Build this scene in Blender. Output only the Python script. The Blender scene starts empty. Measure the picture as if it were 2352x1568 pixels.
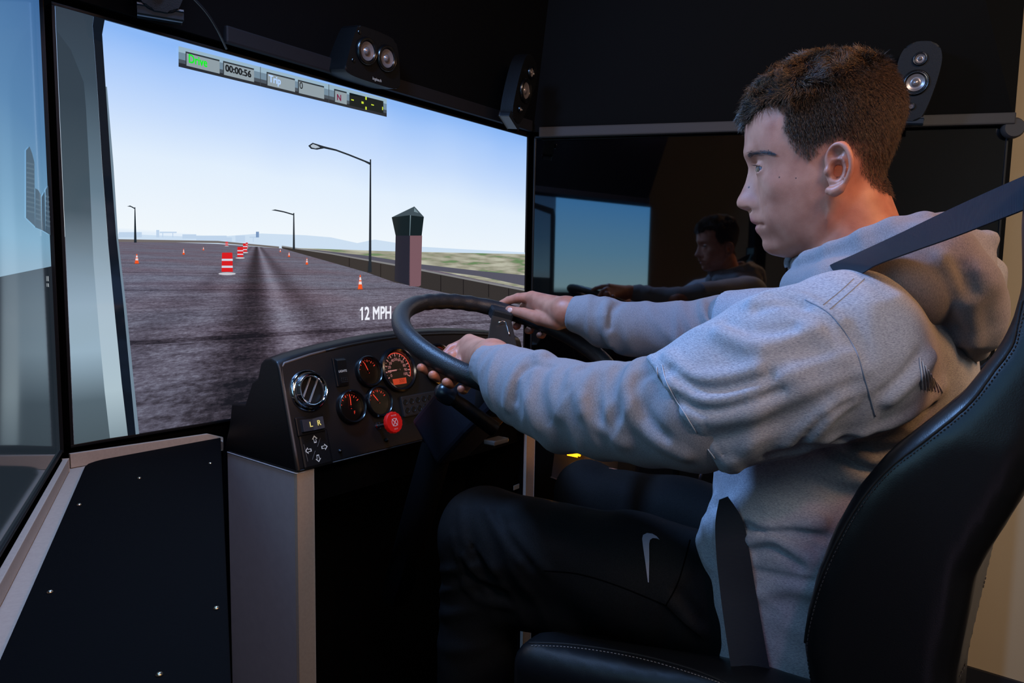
import bpy, bmesh, math, random
import numpy as np
from mathutils import Matrix, Vector, bvhtree
from math import sin, cos, pi, radians, sqrt

# ------------------------------------------------------------------ camera
scn = bpy.context.scene
FPX, PIT, ROL, S = 1600.65, .0964671, -.0176646, .86
fw = np.array([0, cos(PIT), -sin(PIT)]); _u = np.array([0, sin(PIT), cos(PIT)])
rt = np.array([1., 0, 0])*cos(ROL) - _u*sin(ROL); up = np.cross(rt, fw)
CAM = np.array([0, 0, 1.25])
cd = bpy.data.cameras.new('camera'); co = bpy.data.objects.new('camera', cd); scn.collection.objects.link(co)
cd.sensor_width = 36; cd.lens = 36*FPX/2352; cd.clip_start = .02
M = Matrix.Identity(4)
for i in range(3):
    M[i][0], M[i][1], M[i][2], M[i][3] = rt[i], up[i], -fw[i], CAM[i]
co.matrix_world = M; scn.camera = co
# ------------------------------------------------------------------ look
vs = scn.view_settings
vs.view_transform = 'Standard'; vs.look = 'None'; vs.exposure = 0.0; vs.gamma = 1; vs.use_curve_mapping = False
wd = bpy.data.worlds.new('world'); scn.world = wd; wd.use_nodes = True
wd.node_tree.nodes['Background'].inputs[0].default_value = (.5, .6, 1, 1)
wd.node_tree.nodes['Background'].inputs[1].default_value = .01
def area(name, loc, target, size, col, power, spread=180):
    l = bpy.data.lights.new(name, 'AREA'); l.energy = power; l.color = col; l.shape = 'DISK'; l.size = size
    l.spread = radians(spread)
    o = bpy.data.objects.new(name, l); scn.collection.objects.link(o); o.location = loc
    o.rotation_euler = (Vector(target)-Vector(loc)).to_track_quat('-Z', 'Y').to_euler(); return o
area('added_blue_fill', (-.36, 1.0, 2.0), (.30, .85, 1.2), .18, (.24, .48, 1.0), 16)  # added light, strengthens the front screen's blue glow on the driver
area('added_blue_key', (-.20, .22, 2.10), (.35, .85, 1.15), .28, (.42, .62, 1.0), 6.0)  # added blue key from upper left, no real fitting there
area('added_pink_fill', (.25, -.30, 2.25), (.38, .85, 1.3), .12, (1.0, .42, .66), 2.2)  # added light that tints the cheek and shoulder pink
area('added_low_fill', (-.25, -.75, .50), (.4, .9, 1.2), .45, (.70, .55, .90), .3)  # added weak fill from low behind the camera
area('room_lamp_warm', (1.15, .05, 2.25), (.45, .85, 1.35), .4, (1.0, .48, .18), 2.8, 80)
area('added_wall_fill', (.95, -.7, 2.62), (1.6, 1.75, 1.2), 1.0, (1.0, .89, .76), 20, 110)  # added light aimed at the right wall to brighten it

# ------------------------------------------------------------------ frames
def ray(x, y): return fw*FPX + rt*(x-1176) - up*(y-784)
def hit(x, y, p0, n):
    d = ray(x, y); n = np.asarray(n, float); return CAM + d*(((np.asarray(p0, float)-CAM)@n)/(d@n))
def proj(P):
    d = np.asarray(P)-CAM; k = d@fw
    return 1176+FPX*(d@rt)/k, 784-FPX*(d@up)/k
TH = .9121668
D = np.array([cos(TH), sin(TH), 0]); F = np.array([-sin(TH), cos(TH), 0]); L = -D; U = np.array([0, 0, 1.])
WC = CAM + S*np.array([-.00671, 1.36088, -.13862])           # steering wheel centre
def mp(x, y, lat): return hit(x, y, WC+L*lat, L)              # point of the driver's lengthwise plane, lat metres to his left
def V(*a): return np.array(a, float)
def nrm(v): v = np.asarray(v, float); return v/np.linalg.norm(v)

# ------------------------------------------------------------------ materials
def lin(c):
    return tuple((x/255/12.92 if x/255 <= .04045 else ((x/255+.055)/1.055)**2.4) for x in c[:3])+(1,)
MATS = {}
def mat(name, col, rough=.5, metal=0, spec=.5, bump=0, bscale=300, var=0, vscale=40, emit=None, estr=1, ior=None, coat=0, sheen=0, stretch=None):
    if name in MATS: return MATS[name]
    m = bpy.data.materials.new(name); m.use_nodes = True; nt = m.node_tree; b = nt.nodes['Principled BSDF']
    b.inputs['Base Color'].default_value = lin(col); b.inputs['Roughness'].default_value = rough
    b.inputs['Metallic'].default_value = metal; b.inputs['Specular IOR Level'].default_value = spec
    if ior: b.inputs['IOR'].default_value = ior
    if coat: b.inputs['Coat Weight'].default_value = coat; b.inputs['Coat Roughness'].default_value = .1
    if sheen: b.inputs['Sheen Weight'].default_value = sheen
    if emit:
        b.inputs['Emission Color'].default_value = lin(emit); b.inputs['Emission Strength'].default_value = estr
    if bump or var:
        tc = nt.nodes.new('ShaderNodeTexCoord'); src = tc.outputs['Object']
        if stretch:
            mp_ = nt.nodes.new('ShaderNodeMapping'); mp_.inputs['Scale'].default_value = stretch
            if len(stretch) > 3: pass
            nt.links.new(src, mp_.inputs[0]); src = mp_.outputs[0]
    if bump:
        n = nt.nodes.new('ShaderNodeTexNoise'); n.inputs['Scale'].default_value = bscale; n.inputs['Detail'].default_value = 3
        nt.links.new(src, n.inputs['Vector'])
        bp = nt.nodes.new('ShaderNodeBump'); bp.inputs['Strength'].default_value = bump; bp.inputs['Distance'].default_value = .001
        nt.links.new(n.outputs['Fac'], bp.inputs['Height']); nt.links.new(bp.outputs[0], b.inputs['Normal'])
    if var:
        n = nt.nodes.new('ShaderNodeTexNoise'); n.inputs['Scale'].default_value = vscale; n.inputs['Detail'].default_value = 5
        nt.links.new(src, n.inputs['Vector'])
        r = nt.nodes.new('ShaderNodeValToRGB'); e = r.color_ramp.elements
        c = lin(col); e[0].position = .3; e[1].position = .7
        e[0].color = tuple(x*(1-var) for x in c[:3])+(1,); e[1].color = tuple(min(1, x*(1+var)) for x in c[:3])+(1,)
        nt.links.new(n.outputs['Fac'], r.inputs[0]); nt.links.new(r.outputs[0], b.inputs['Base Color'])
    MATS[name] = m; return m
def lit(name, col, st=1.0, rough=.07):                       # a lit patch of a display picture
    return mat('display '+name, (4, 5, 7), rough=rough, spec=.5, emit=col, estr=st)

# ------------------------------------------------------------------ object helpers
COL = scn.collection
def link(o, parent=None):
    COL.objects.link(o)
    if parent is not None:
        o.parent = parent
        o.matrix_parent_inverse = parent_world(parent).inverted()
    return o
def parent_world(p):
    m = Matrix.LocRotScale(p.location, p.rotation_euler, p.scale)
    if p.parent is not None: m = parent_world(p.parent) @ p.matrix_parent_inverse @ m
    return m
def tag(o, label=None, cat=None, group=None, kind=None):
    if label: o['label'] = label
    if cat: o['category'] = cat
    if group: o['group'] = group
    if kind: o['kind'] = kind
    return o
def thing(name, loc, label, cat, group=None):
    o = bpy.data.objects.new(name, None); COL.objects.link(o); o.location = loc; o.empty_display_size = .05
    return tag(o, label, cat, group)
def mesh(name, v, f, m, parent=None, smooth=False):
    me = bpy.data.meshes.new(name); me.from_pydata([tuple(map(float, a)) for a in v], [], [tuple(int(i) for i in q) for q in f]); me.update()
    if isinstance(m, (list, tuple)):
        for x in m: me.materials.append(x)
    else: me.materials.append(m)
    if smooth: me.polygons.foreach_set('use_smooth', [True]*len(me.polygons))
    o = bpy.data.objects.new(name, me); link(o, parent); return o
def fix(o):
    bm = bmesh.new(); bm.from_mesh(o.data); bmesh.ops.recalc_face_normals(bm, faces=bm.faces); bm.to_mesh(o.data); bm.free(); return o
class MB:
    "collects shapes for ONE mesh object"
    def __init__(s): s.v = []; s.f = []; s.mi = []
    def add(s, v, f, mi=0):
        b = len(s.v); s.v += [tuple(map(float, a)) for a in v]; s.f += [tuple(int(i)+b for i in q) for q in f]; s.mi += [mi]*len(f); return s
    def build(s, name, m, parent=None, smooth=False, recalc=True, auto=None):
        o = mesh(name, s.v, s.f, m, parent, smooth)
        if isinstance(m, (list, tuple)): o.data.polygons.foreach_set('material_index', s.mi)
        if recalc: fix(o)
        if auto: o.data.set_sharp_from_angle(angle=radians(auto))
        return o
def boxv(o, ax, hs, bev=0):
    bm = bmesh.new(); bmesh.ops.create_cube(bm, size=2)
    for v in bm.verts:
        p = np.array(v.co); q = np.asarray(o)+sum(np.asarray(ax[i])*hs[i]*p[i] for i in range(3)); v.co = q
    if bev: bmesh.ops.bevel(bm, geom=bm.edges[:], offset=bev, segments=2, affect='EDGES', profile=.6)
    bm.verts.index_update(); v = [tuple(a.co) for a in bm.verts]; f = [[a.index for a in q.verts] for q in bm.faces]; bm.free(); return v, f
def prism(poly, o, ux, uy, un, d, bev=0, seg=2):
    "2D outline in (ux, uy) at o, extruded d along un"
    bm = bmesh.new(); n = len(poly)
    a = [bm.verts.new(np.asarray(o)+ux*p[0]+uy*p[1]) for p in poly]; b = [bm.verts.new(np.asarray(o)+ux*p[0]+uy*p[1]+un*d) for p in poly]
    bm.faces.new(a); bm.faces.new(b[::-1])
    for i in range(n): bm.faces.new([a[i], b[i], b[(i+1) % n], a[(i+1) % n]])
    if bev:
        bmesh.ops.bevel(bm, geom=bm.edges[:], offset=bev, segments=seg, affect='EDGES', profile=.6)
    bmesh.ops.recalc_face_normals(bm, faces=bm.faces)
    bm.verts.index_update(); v = [tuple(q.co) for q in bm.verts]; f = [[q.index for q in g.verts] for g in bm.faces]; bm.free(); return v, f
def frame_of(ax):
    ax = nrm(ax); t = V(0, 0, 1) if abs(ax[2]) < .9 else V(1, 0, 0); a = nrm(np.cross(t, ax)); return a, np.cross(ax, a), ax
def lathe(prof, o, ax, seg=32, cap=True):
    a, b, c = frame_of(ax); v = []; f = []; n = len(prof)
    for i in range(seg):
        t = 2*pi*i/seg
        for r, h in prof: v.append(np.asarray(o)+(a*cos(t)+b*sin(t))*r+c*h)
    for i in range(seg):
        j = (i+1) % seg
        for k in range(n-1): f.append((i*n+k, j*n+k, j*n+k+1, i*n+k+1))
    if cap:
        f.append([i*n for i in range(seg)][::-1]); f.append([i*n+n-1 for i in range(seg)])
    return v, f
def tube(pts, r, seg=10, closed=False, flat=1, upv=None):
    P = [np.asarray(p, float) for p in pts]; n = len(P); v = []; f = []
    rs = r if hasattr(r, '__len__') else [r]*n
    t0 = nrm(P[1]-P[0]); a = np.cross(t0, upv if upv is not None else (V(0, 0, 1) if abs(t0[2]) < .9 else V(1, 0, 0))); a = nrm(a)
    for i in range(n):
        t = (P[(i+1) % n]-P[i-1]) if (closed or 0 < i < n-1) else (P[1]-P[0] if i == 0 else P[-1]-P[-2]); t = nrm(t)
        a = nrm(a-t*(a@t)); b = np.cross(t, a)
        for k in range(seg):
            q = 2*pi*k/seg; v.append(P[i]+rs[i]*(a*cos(q)+b*sin(q)*flat))
    m = n if closed else n-1
    for i in range(m):
        j = (i+1) % n
        for k in range(seg): f.append((i*seg+k, i*seg+(k+1) % seg, j*seg+(k+1) % seg, j*seg+k))
    if not closed: f.append(list(range(seg))[::-1]); f.append([(n-1)*seg+k for k in range(seg)])
    return v, f
def catmull(P, n=8, closed=False):
    P = [np.asarray(p, float) for p in P]; out = []; m = len(P)
    for i in range(m if closed else m-1):
        if closed: p0, p1, p2, p3 = P[i-1], P[i], P[(i+1) % m], P[(i+2) % m]
        else: p0, p1, p2, p3 = P[max(i-1, 0)], P[i], P[i+1], P[min(i+2, m-1)]
        for k in range(n):
            t = k/n; out.append(.5*((2*p1)+(-p0+p2)*t+(2*p0-5*p1+4*p2-p3)*t*t+(-p0+3*p1-3*p2+p3)*t**3))
    if not closed: out.append(P[-1])
    return out
def textmesh(s, size, o, ux, uy, m, parent, name='lettering', align='CENTER', bold=0, shear=0, flag=0):
    cu = bpy.data.curves.new('t', 'FONT'); cu.body = s; cu.size = size; cu.align_x = align; cu.align_y = 'CENTER'; cu.offset = bold; cu.resolution_u = 3
    cu.shear = shear
    cu.offset = 0; ob = bpy.data.objects.new('t', cu); COL.objects.link(ob)
    dg = bpy.context.evaluated_depsgraph_get(); me = bpy.data.meshes.new_from_object(ob.evaluated_get(dg))
    v = []; f = []; nn_ = nrm(np.cross(ux, uy)); f0_ = [list(p.vertices) for p in me.polygons]
    for k, (sx_, sy_) in enumerate([(0, 0)] if not bold else [(-1, -.6), (1, -.6), (-1, .6), (1, .6), (0, 0)]):
        b_ = len(v); v += [np.asarray(o)+ux*(q.co[0]+sx_*bold)+uy*(q.co[1]+sy_*bold)+nn_*(.00002*k) for q in me.vertices]; f += [[i+b_ for i in p] for p in f0_]
    if flag:
        x0_ = min(q.co[0] for q in me.vertices); y1_ = max(q.co[1] for q in me.vertices); b_ = len(v)
        v += [np.asarray(o)+ux*(x0_+a*size)+uy*(y1_+c*size) for a, c in ((-.16, -.13), (0, -.02), (.06, -.02), (.06, -.13), (0, -.14), (-.16, -.23))]; f.append([b_+i for i in range(6)])
    bpy.data.objects.remove(ob); bpy.data.curves.remove(cu); bpy.data.meshes.remove(me)
    return mesh(name, v, f, m, parent)
def copy_tree(o, parent=None):
    c = o.copy(); COL.objects.link(c); c.parent = parent
    if parent is not None: c.matrix_parent_inverse = o.matrix_parent_inverse.copy()
    for ch in [x for x in bpy.data.objects if x.parent == o]: copy_tree(ch, c)
    return c
# ================================================================== materials in use
M_black = mat('matte black', (5, 5, 6), .85, spec=.06, bump=.3, bscale=600)
M_blacks = mat('satin black plastic', (14, 14, 16), .42, spec=.4, bump=.25, bscale=900)
M_canopy = mat('black laminate', (4, 4, 5), .7, spec=.12)
M_trim = mat('grey edge trim', (62, 58, 57), .6, spec=.3)
M_beige = mat('warm grey laminate', (176, 158, 140), .55, spec=.3, var=.05, vscale=200)
M_side = mat('silver grey laminate', (165, 158, 160), .5, spec=.4, var=.04, vscale=60)
M_wall = mat('beige wall paint', (190, 166, 132), .9, spec=.1, bump=.15, bscale=250)
M_carpet = mat('dark carpet', (40, 38, 38), .95, spec=.05, bump=.6, bscale=400, var=.3, vscale=300)
M_glass_off = mat('switched off display glass', (3, 3, 4), .03, spec=.5, ior=2.3)
M_leather = mat('black leather', (15, 16, 18), .34, spec=.45, bump=.10, bscale=900)
M_chrome = mat('polished chrome', (215, 215, 218), .08, metal=1)
M_screw = mat('steel screw', (190, 180, 160), .25, metal=1)
M_stitch = mat('grey thread', (120, 115, 112), .8)

# ================================================================== the room (aligned with the cab)
def fr(a, b, z): return WC*V(1, 1, 0)+F*a+D*b+U*z            # a = ahead of the wheel, b = to the driver's right
AX = (F, D, U)
RA0, RA1, RB0, RB1, RH = -2.6, 1.6, -1.75, .0, 2.7
_wp = hit(2200, 1528, (0, 0, .1), U); RB1 = float((_wp-WC)@D)+.02
def slab(name, a0, a1, b0, b1, z0, z1, m, kind='structure', bev=0):
    v, f = boxv(fr((a0+a1)/2, (b0+b1)/2, (z0+z1)/2), AX, ((a1-a0)/2, (b1-b0)/2, (z1-z0)/2), bev)
    o = MB().add(v, f).build(name, m); o['kind'] = kind; return o
slab('floor', RA0-.1, RA1+.1, RB0-.1, RB1+.1, -.05, 0, M_carpet)
slab('ceiling', RA0-.1, RA1+.1, RB0-.1, RB1+.1, RH, RH+.05, mat('white ceiling', (200, 195, 185), .9))
slab('wall_right', RA0-.1, RA1+.1, RB1, RB1+.08, 0, RH, M_wall)
slab('wall_left', RA0-.1, RA1+.1, RB0-.08, RB0, 0, RH, M_wall)
slab('wall_front', RA1, RA1+.08, RB0, RB1, 0, RH, M_wall)
slab('wall_back', RA0-.08, RA0, RB0, RB1, 0, RH, M_wall)
M_base = mat('dark vinyl baseboard', (30, 30, 34), .6)
slab('baseboard_right', RA0, RA1, RB1-.012, RB1-.0005, 0.0005, .1, M_base)
slab('baseboard_back', RA0+.0005, RA0+.012, RB0+.001, RB1-.013, 0.0005, .1, M_base)
slab('floor_platform', -.95, .62, -.42, .75, .0005, .25, M_black, 'structure', .006)

# ================================================================== displays
def dirv(a): return V(cos(a), sin(a), 0)
ZB, ZT = 1.25+S*(.46625-.805), 1.25+S*.46625
HH = ZT-ZB; WW = 1.43*S
TB = CAM*V(1, 1, 0)+S*V(.0384208, 2.438926, 0)               # right end of the front picture
TA = TB-D*WW
def display(name, a, along, inward, label, glass):
    r = thing(name, a+along*WW/2+U*ZB, label, 'display', 'displays standing round the cab')
    c = a+along*WW/2+U*(ZB+HH/2); bw = .005
    m = MB()
    m.add(*boxv(c-inward*.028, (along, U, inward), (WW/2+bw, HH/2+bw, .024), .003))
    m.build('housing', M_blacks, r)
    m = MB()
    for s in (-1, 1):
        m.add(*boxv(c+U*s*(HH/2+bw/2)-inward*.0, (along, U, inward), (WW/2+bw, bw/2, .004), .001))
        m.add(*boxv(c+along*s*(WW/2+bw/2), (along, U, inward), (bw/2, HH/2, .004), .001))
    m.build('bezel', mat('display bezel', (10, 10, 11), .5, spec=.3), r)
    o = mesh('glass', [a+U*ZB, a+along*WW+U*ZB, a+along*WW+U*ZT, a+U*ZT], [(0, 1, 2, 3)] , glass, r)
    return r
dl = dirv(-1.11824661); dr_ = dirv(-.229988529)
fr_n = -F
TV_front = display('display_screen', TA, D, -F, 'lit front display showing a road with barrels and cones', M_black)
LA = TA-D*.022-(-F)*(-.012)                                   # hinge point of the left display
ln_ = np.cross(U, dl); ln_ = ln_ if ln_@V(1, .5, 0) > 0 else -ln_
TV_left = display('display_screen', LA+dl*.016, dl, ln_, 'lit left display seen edge-on with a mirrored pillar', M_black)
RB_ = TB+D*.022+F*.0
rn_ = np.cross(dr_, U); rn_ = rn_ if rn_@V(0, -1, 0) > 0 else -rn_
TV_right = display('display_screen', RB_+dr_*.014, dr_, rn_, 'switched-off black display behind the driver reflecting the cab', M_glass_off)
for o in list(bpy.data.objects):
    if o.name.startswith('glass') and o.parent in (TV_front, TV_left): bpy.data.objects.remove(o)

class Screen:
    "flat print on a display: coordinates s (metres along) and t (height)"
    def __init__(s, a, al, n, root): s.a, s.al, s.n, s.root = a, al, n, root
    def P(s, st, lay): return s.a+s.al*st[0]+U*st[1]+s.n*(.0006*lay)
    def px(s, x, y):
        q = hit(x, y, s.a, s.n); return (min(max(float((q-s.a)@s.al), 0), WW), min(max(float(q[2]), ZB), ZT))
    def polys(s, name, L_, lay, m, kind=None):
        if len(L_) <= 24:
            for pl in L_: o = MB().add([s.P(p, lay) for p in pl], [list(range(len(pl)))]).build(name, m, s.root, recalc=False)
            return o
        b = MB()
        for pl in L_: b.add([s.P(p, lay) for p in pl], [list(range(len(pl)))])
        o = b.build(name, m, s.root, recalc=False); o['kind'] = 'stuff'
        return o
SF = Screen(TA, D, -F, TV_front); SL = Screen(LA+dl*.016, dl, ln_, TV_left)

def grad_mat(name, axis_o, stops, st=1.0, noise=0):
    "emission ramp over the picture height (z)"
    m = bpy.data.materials.new(name); m.use_nodes = True; nt = m.node_tree; b = nt.nodes['Principled BSDF']
    b.inputs['Base Color'].default_value = lin((4, 5, 7)); b.inputs['Roughness'].default_value = .07
    g = nt.nodes.new('ShaderNodeNewGeometry'); sp = nt.nodes.new('ShaderNodeSeparateXYZ'); nt.links.new(g.outputs['Position'], sp.inputs[0])
    mr = nt.nodes.new('ShaderNodeMapRange'); mr.inputs['From Min'].default_value = ZB; mr.inputs['From Max'].default_value = ZT
    nt.links.new(sp.outputs['Z'], mr.inputs['Value']); r = nt.nodes.new('ShaderNodeValToRGB')
    e = r.color_ramp.elements
    while len(e) > 1: e.remove(e[0])
    e[0].position = stops[0][0]; e[0].color = lin(stops[0][1])
    for p, c in stops[1:]: q = e.new(p); q.color = lin(c)
    src = mr.outputs[0]
    if noise:
        n = nt.nodes.new('ShaderNodeTexNoise'); n.inputs['Scale'].default_value = 2.2; n.inputs['Detail'].default_value = 2
        nt.links.new(g.outputs['Position'], n.inputs['Vector'])
        ma = nt.nodes.new('ShaderNodeMath'); ma.operation = 'MULTIPLY_ADD'; ma.inputs[1].default_value = noise
        nt.links.new(n.outputs['Fac'], ma.inputs[0]); nt.links.new(mr.outputs[0], ma.inputs[2])
        mb = nt.nodes.new('ShaderNodeMath'); mb.operation = 'SUBTRACT'; mb.inputs[1].default_value = noise*.5
        nt.links.new(ma.outputs[0], mb.inputs[0]); src = mb.outputs[0]
    nt.links.new(src, r.inputs[0]); nt.links.new(r.outputs[0], b.inputs['Emission Color']); b.inputs['Emission Strength'].default_value = st
    return m
def tfrac(x, y): return (SF.px(x, y)[1]-ZB)/HH
# --- sky
hor = SF.px(1180, 575)[1]
skym = grad_mat('display sky', None, [(0, (228, 240, 252)), (tfrac(560, 560), (226, 238, 250)), (tfrac(300, 540), (240, 247, 252)), (tfrac(560, 400), (224, 238, 253)), (tfrac(700, 330), (196, 219, 252)), (tfrac(700, 230), (166, 200, 250)), (1, (140, 184, 246))], 1.0, .14)
SF.polys('picture_sky', [[(0, ZB), (WW, ZB), (WW, ZT), (0, ZT)]], 0, skym)
# --- road surface: perspective noise of a driving picture
def road_mat():
    m = bpy.data.materials.new('display road'); m.use_nodes = True; nt = m.node_tree; b = nt.nodes['Principled BSDF']; N = nt.nodes.new; K = nt.links.new
    b.inputs['Base Color'].default_value = lin((4, 5, 7)); b.inputs['Roughness'].default_value = .16
    vp = SF.px(590, 556)
    g = N('ShaderNodeNewGeometry'); sub = N('ShaderNodeVectorMath'); sub.operation = 'SUBTRACT'; K(g.outputs['Position'], sub.inputs[0]); sub.inputs[1].default_value = TA
    dt = N('ShaderNodeVectorMath'); dt.operation = 'DOT_PRODUCT'; K(sub.outputs[0], dt.inputs[0]); dt.inputs[1].default_value = D
    sp = N('ShaderNodeSeparateXYZ'); K(g.outputs['Position'], sp.inputs[0])
    def math_(op, a, bb=None, c=None):
        n = N('ShaderNodeMath'); n.operation = op
        for i, x in enumerate((a, bb, c)):
            if x is None: continue
            if isinstance(x, (int, float)): n.inputs[i].default_value = x
            else: K(x, n.inputs[i])
        return n.outputs[0]
    dz = math_('MAXIMUM', math_('SUBTRACT', vp[1], sp.outputs['Z']), .004)
    d = math_('DIVIDE', .1, dz)
    x = math_('MULTIPLY', math_('SUBTRACT', dt.outputs['Value'], vp[0]), d)
    cv = N('ShaderNodeCombineXYZ'); K(x, cv.inputs[0]); K(d, cv.inputs[1])
    def noise(sc, sx, sy, det=4, rgh=.6):
        mpn = N('ShaderNodeMapping'); mpn.inputs['Scale'].default_value = (sx, sy, 1); K(cv.outputs[0], mpn.inputs[0])
        n = N('ShaderNodeTexNoise'); n.inputs['Scale'].default_value = sc; n.inputs['Detail'].default_value = det; n.inputs['Roughness'].default_value = rgh
        K(mpn.outputs[0], n.inputs['Vector']); return n
    n1 = noise(165, 1, .85, 5, .75); n2 = noise(34, 1, 1.6, 4); n3 = noise(4, .6, 4, 3)
    s = math_('ADD', math_('MULTIPLY', n1.outputs['Fac'], .62), math_('ADD', math_('MULTIPLY', n2.outputs['Fac'], .34), math_('MULTIPLY', n3.outputs['Fac'], .22)))
    # dark tyre bands running to the vanishing point and joints across
    def band(c, w, amp):
        q = math_('DIVIDE', math_('SUBTRACT', x, c), w); q = math_('MULTIPLY', q, q); return math_('MULTIPLY', math_('POWER', 2.718, math_('MULTIPLY', q, -1)), amp)
    s = math_('SUBTRACT', s, band(-.012, .035, .22)); s = math_('SUBTRACT', s, band(.085, .03, .10)); s = math_('ADD', s, band(.036, .02, .11)); s = math_('SUBTRACT', s, band(-.13, .03, .05))
    s = math_('SUBTRACT', s, math_('MULTIPLY', math_('MULTIPLY', dz, dz), .42))
    wv = math_('FRACT', math_('MULTIPLY', math_('ADD', d, math_('MULTIPLY', x, .02)), 1.9))
    j = math_('LESS_THAN', wv, .045); s = math_('SUBTRACT', s, math_('MULTIPLY', j, .10))
    r = N('ShaderNodeValToRGB'); e = r.color_ramp.elements
    e[0].position = .28; e[0].color = lin((26, 26, 33)); e[1].position = .80; e[1].color = lin((150, 156, 176))
    q = e.new(.42); q.color = lin((58, 54, 64)); q = e.new(.56); q.color = lin((94, 92, 108))
    K(s, r.inputs[0])
    # browner towards the lower left, as in the picture
    nb = noise(1.6, 1, 1, 2); mx = N('ShaderNodeMix'); mx.data_type = 'RGBA'; mx.blend_type = 'MULTIPLY'
    mr = N('ShaderNodeMapRange'); mr.inputs['From Min'].default_value = .40; mr.inputs['From Max'].default_value = .6; K(nb.outputs['Fac'], mr.inputs['Value'])
    K(mr.outputs[0], mx.inputs[0]); K(r.outputs[0], mx.inputs[6]); mx.inputs[7].default_value = (1.0, .80, .78, 1)
    K(mx.outputs[2], b.inputs['Emission Color']); b.inputs['Emission Strength'].default_value = 1.0
    return m
pp = SF.px
hz = [pp(262, 549), pp(400, 549), pp(500, 553), pp(640, 566), pp(760, 572), pp(900, 576), pp(1060, 579), pp(1214, 584)]
SF.polys('picture_road', [[(0, ZB), (WW, ZB), (WW, hz[-1][1]-.0)] + hz[::-1] + [(0, hz[0][1])]], 1, road_mat())
# distant hills and buildings
SF.polys('picture_hills', [[pp(262, 552), pp(262, 536), pp(350, 540), pp(480, 545), pp(600, 536), pp(700, 540), pp(760, 545), pp(820, 558), pp(860, 550), pp(900, 556), pp(960, 566), pp(1060, 572), pp(1214, 580), pp(1214, 590), pp(900, 590), pp(640, 570), pp(500, 560)]], 1.6, lit('hills', (203, 222, 241)))
bld = []
for x0, y0, x1, y1 in [(272, 533, 325, 545), (358, 528, 365, 545), (366, 532, 405, 535), (372, 532, 374, 545), (395, 532, 397, 545), (418, 538, 450, 548), (450, 541, 520, 553), (520, 545, 532, 555), (540, 541, 562, 556), (588, 533, 593, 545), (572, 543, 594, 546), (580, 545, 582, 556)]:
    bld.append([pp(x0, y1), pp(x1, y1), pp(x1, y0), pp(x0, y0)])
SF.polys('picture_distant_buildings', bld, 2, lit('haze', (190, 211, 234)))
SF.polys('picture_tower_sign', [[pp(587, 545), pp(594, 545), pp(594, 532), pp(587, 532)]], 2.1, lit('haze darker', (120, 150, 190)))
# grassland and far kerb
def grass_mat():
    m = bpy.data.materials.new('display grass'); m.use_nodes = True; nt = m.node_tree; b = nt.nodes['Principled BSDF']
    b.inputs['Base Color'].default_value = lin((4, 5, 7)); b.inputs['Roughness'].default_value = .16
    g = nt.nodes.new('ShaderNodeNewGeometry'); mpn = nt.nodes.new('ShaderNodeMapping'); mpn.inputs['Scale'].default_value = (4, 4, 42); nt.links.new(g.outputs['Position'], mpn.inputs[0])
    n = nt.nodes.new('ShaderNodeTexNoise'); n.inputs['Scale'].default_value = 2.6; n.inputs['Detail'].default_value = 4; nt.links.new(mpn.outputs[0], n.inputs['Vector'])
    r = nt.nodes.new('ShaderNodeValToRGB'); e = r.color_ramp.elements; e[0].position = .36; e[0].color = lin((104, 134, 92)); e[1].position = .66; e[1].color = lin((186, 186, 168))
    q = e.new(.46); q.color = lin((150, 148, 130)); nt.links.new(n.outputs['Fac'], r.inputs[0]); nt.links.new(r.outputs[0], b.inputs['Emission Color']); b.inputs['Emission Strength'].default_value = 1
    return m
SF.polys('picture_grass', [[pp(640, 568), pp(900, 577), pp(1214, 584), pp(1214, 662), pp(1100, 642), pp(960, 612), pp(820, 588), pp(700, 572)]], 2.2, grass_mat())
SF.polys('picture_lane', [[pp(690, 570), pp(850, 588), pp(960, 606), pp(1100, 622), pp(1214, 632), pp(1214, 656), pp(1100, 634), pp(960, 616), pp(820, 592)]], 2.6, lit('lane', (84, 84, 98)))
SF.polys('picture_kerb', [[pp(262, 549), pp(500, 553), pp(640, 566), pp(640, 570), pp(500, 558), pp(262, 555)]], 2.6, lit('kerb', (112, 106, 104)))
# concrete barrier on the right, its pale top edge and panel joints
SF.polys('picture_barrier', [[pp(646, 565), pp(760, 583), pp(905, 610), pp(968, 622), pp(1214, 668), pp(1214, 700), pp(1030, 674), pp(905, 648), pp(840, 625), pp(646, 570)]], 3, lit('barrier', (52, 48, 47)))
SF.polys('picture_barrier_top', [[pp(646, 564), pp(760, 581), pp(905, 606), pp(1214, 664), pp(1214, 668), pp(905, 610), pp(760, 584), pp(646, 567)]], 3.4, lit('barrier top', (128, 128, 130)))
SF.polys('picture_barrier_joint', [[pp(x, y), pp(x+2, y), pp(x+2, y+h), pp(x, y+h)] for x, y, h in ((1062, 642, 34), (1120, 652, 30), (1166, 662, 28), (1010, 632, 38), (872, 606, 30), (800, 592, 20))], 3.6, lit('joint', (30, 27, 28)))
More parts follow.
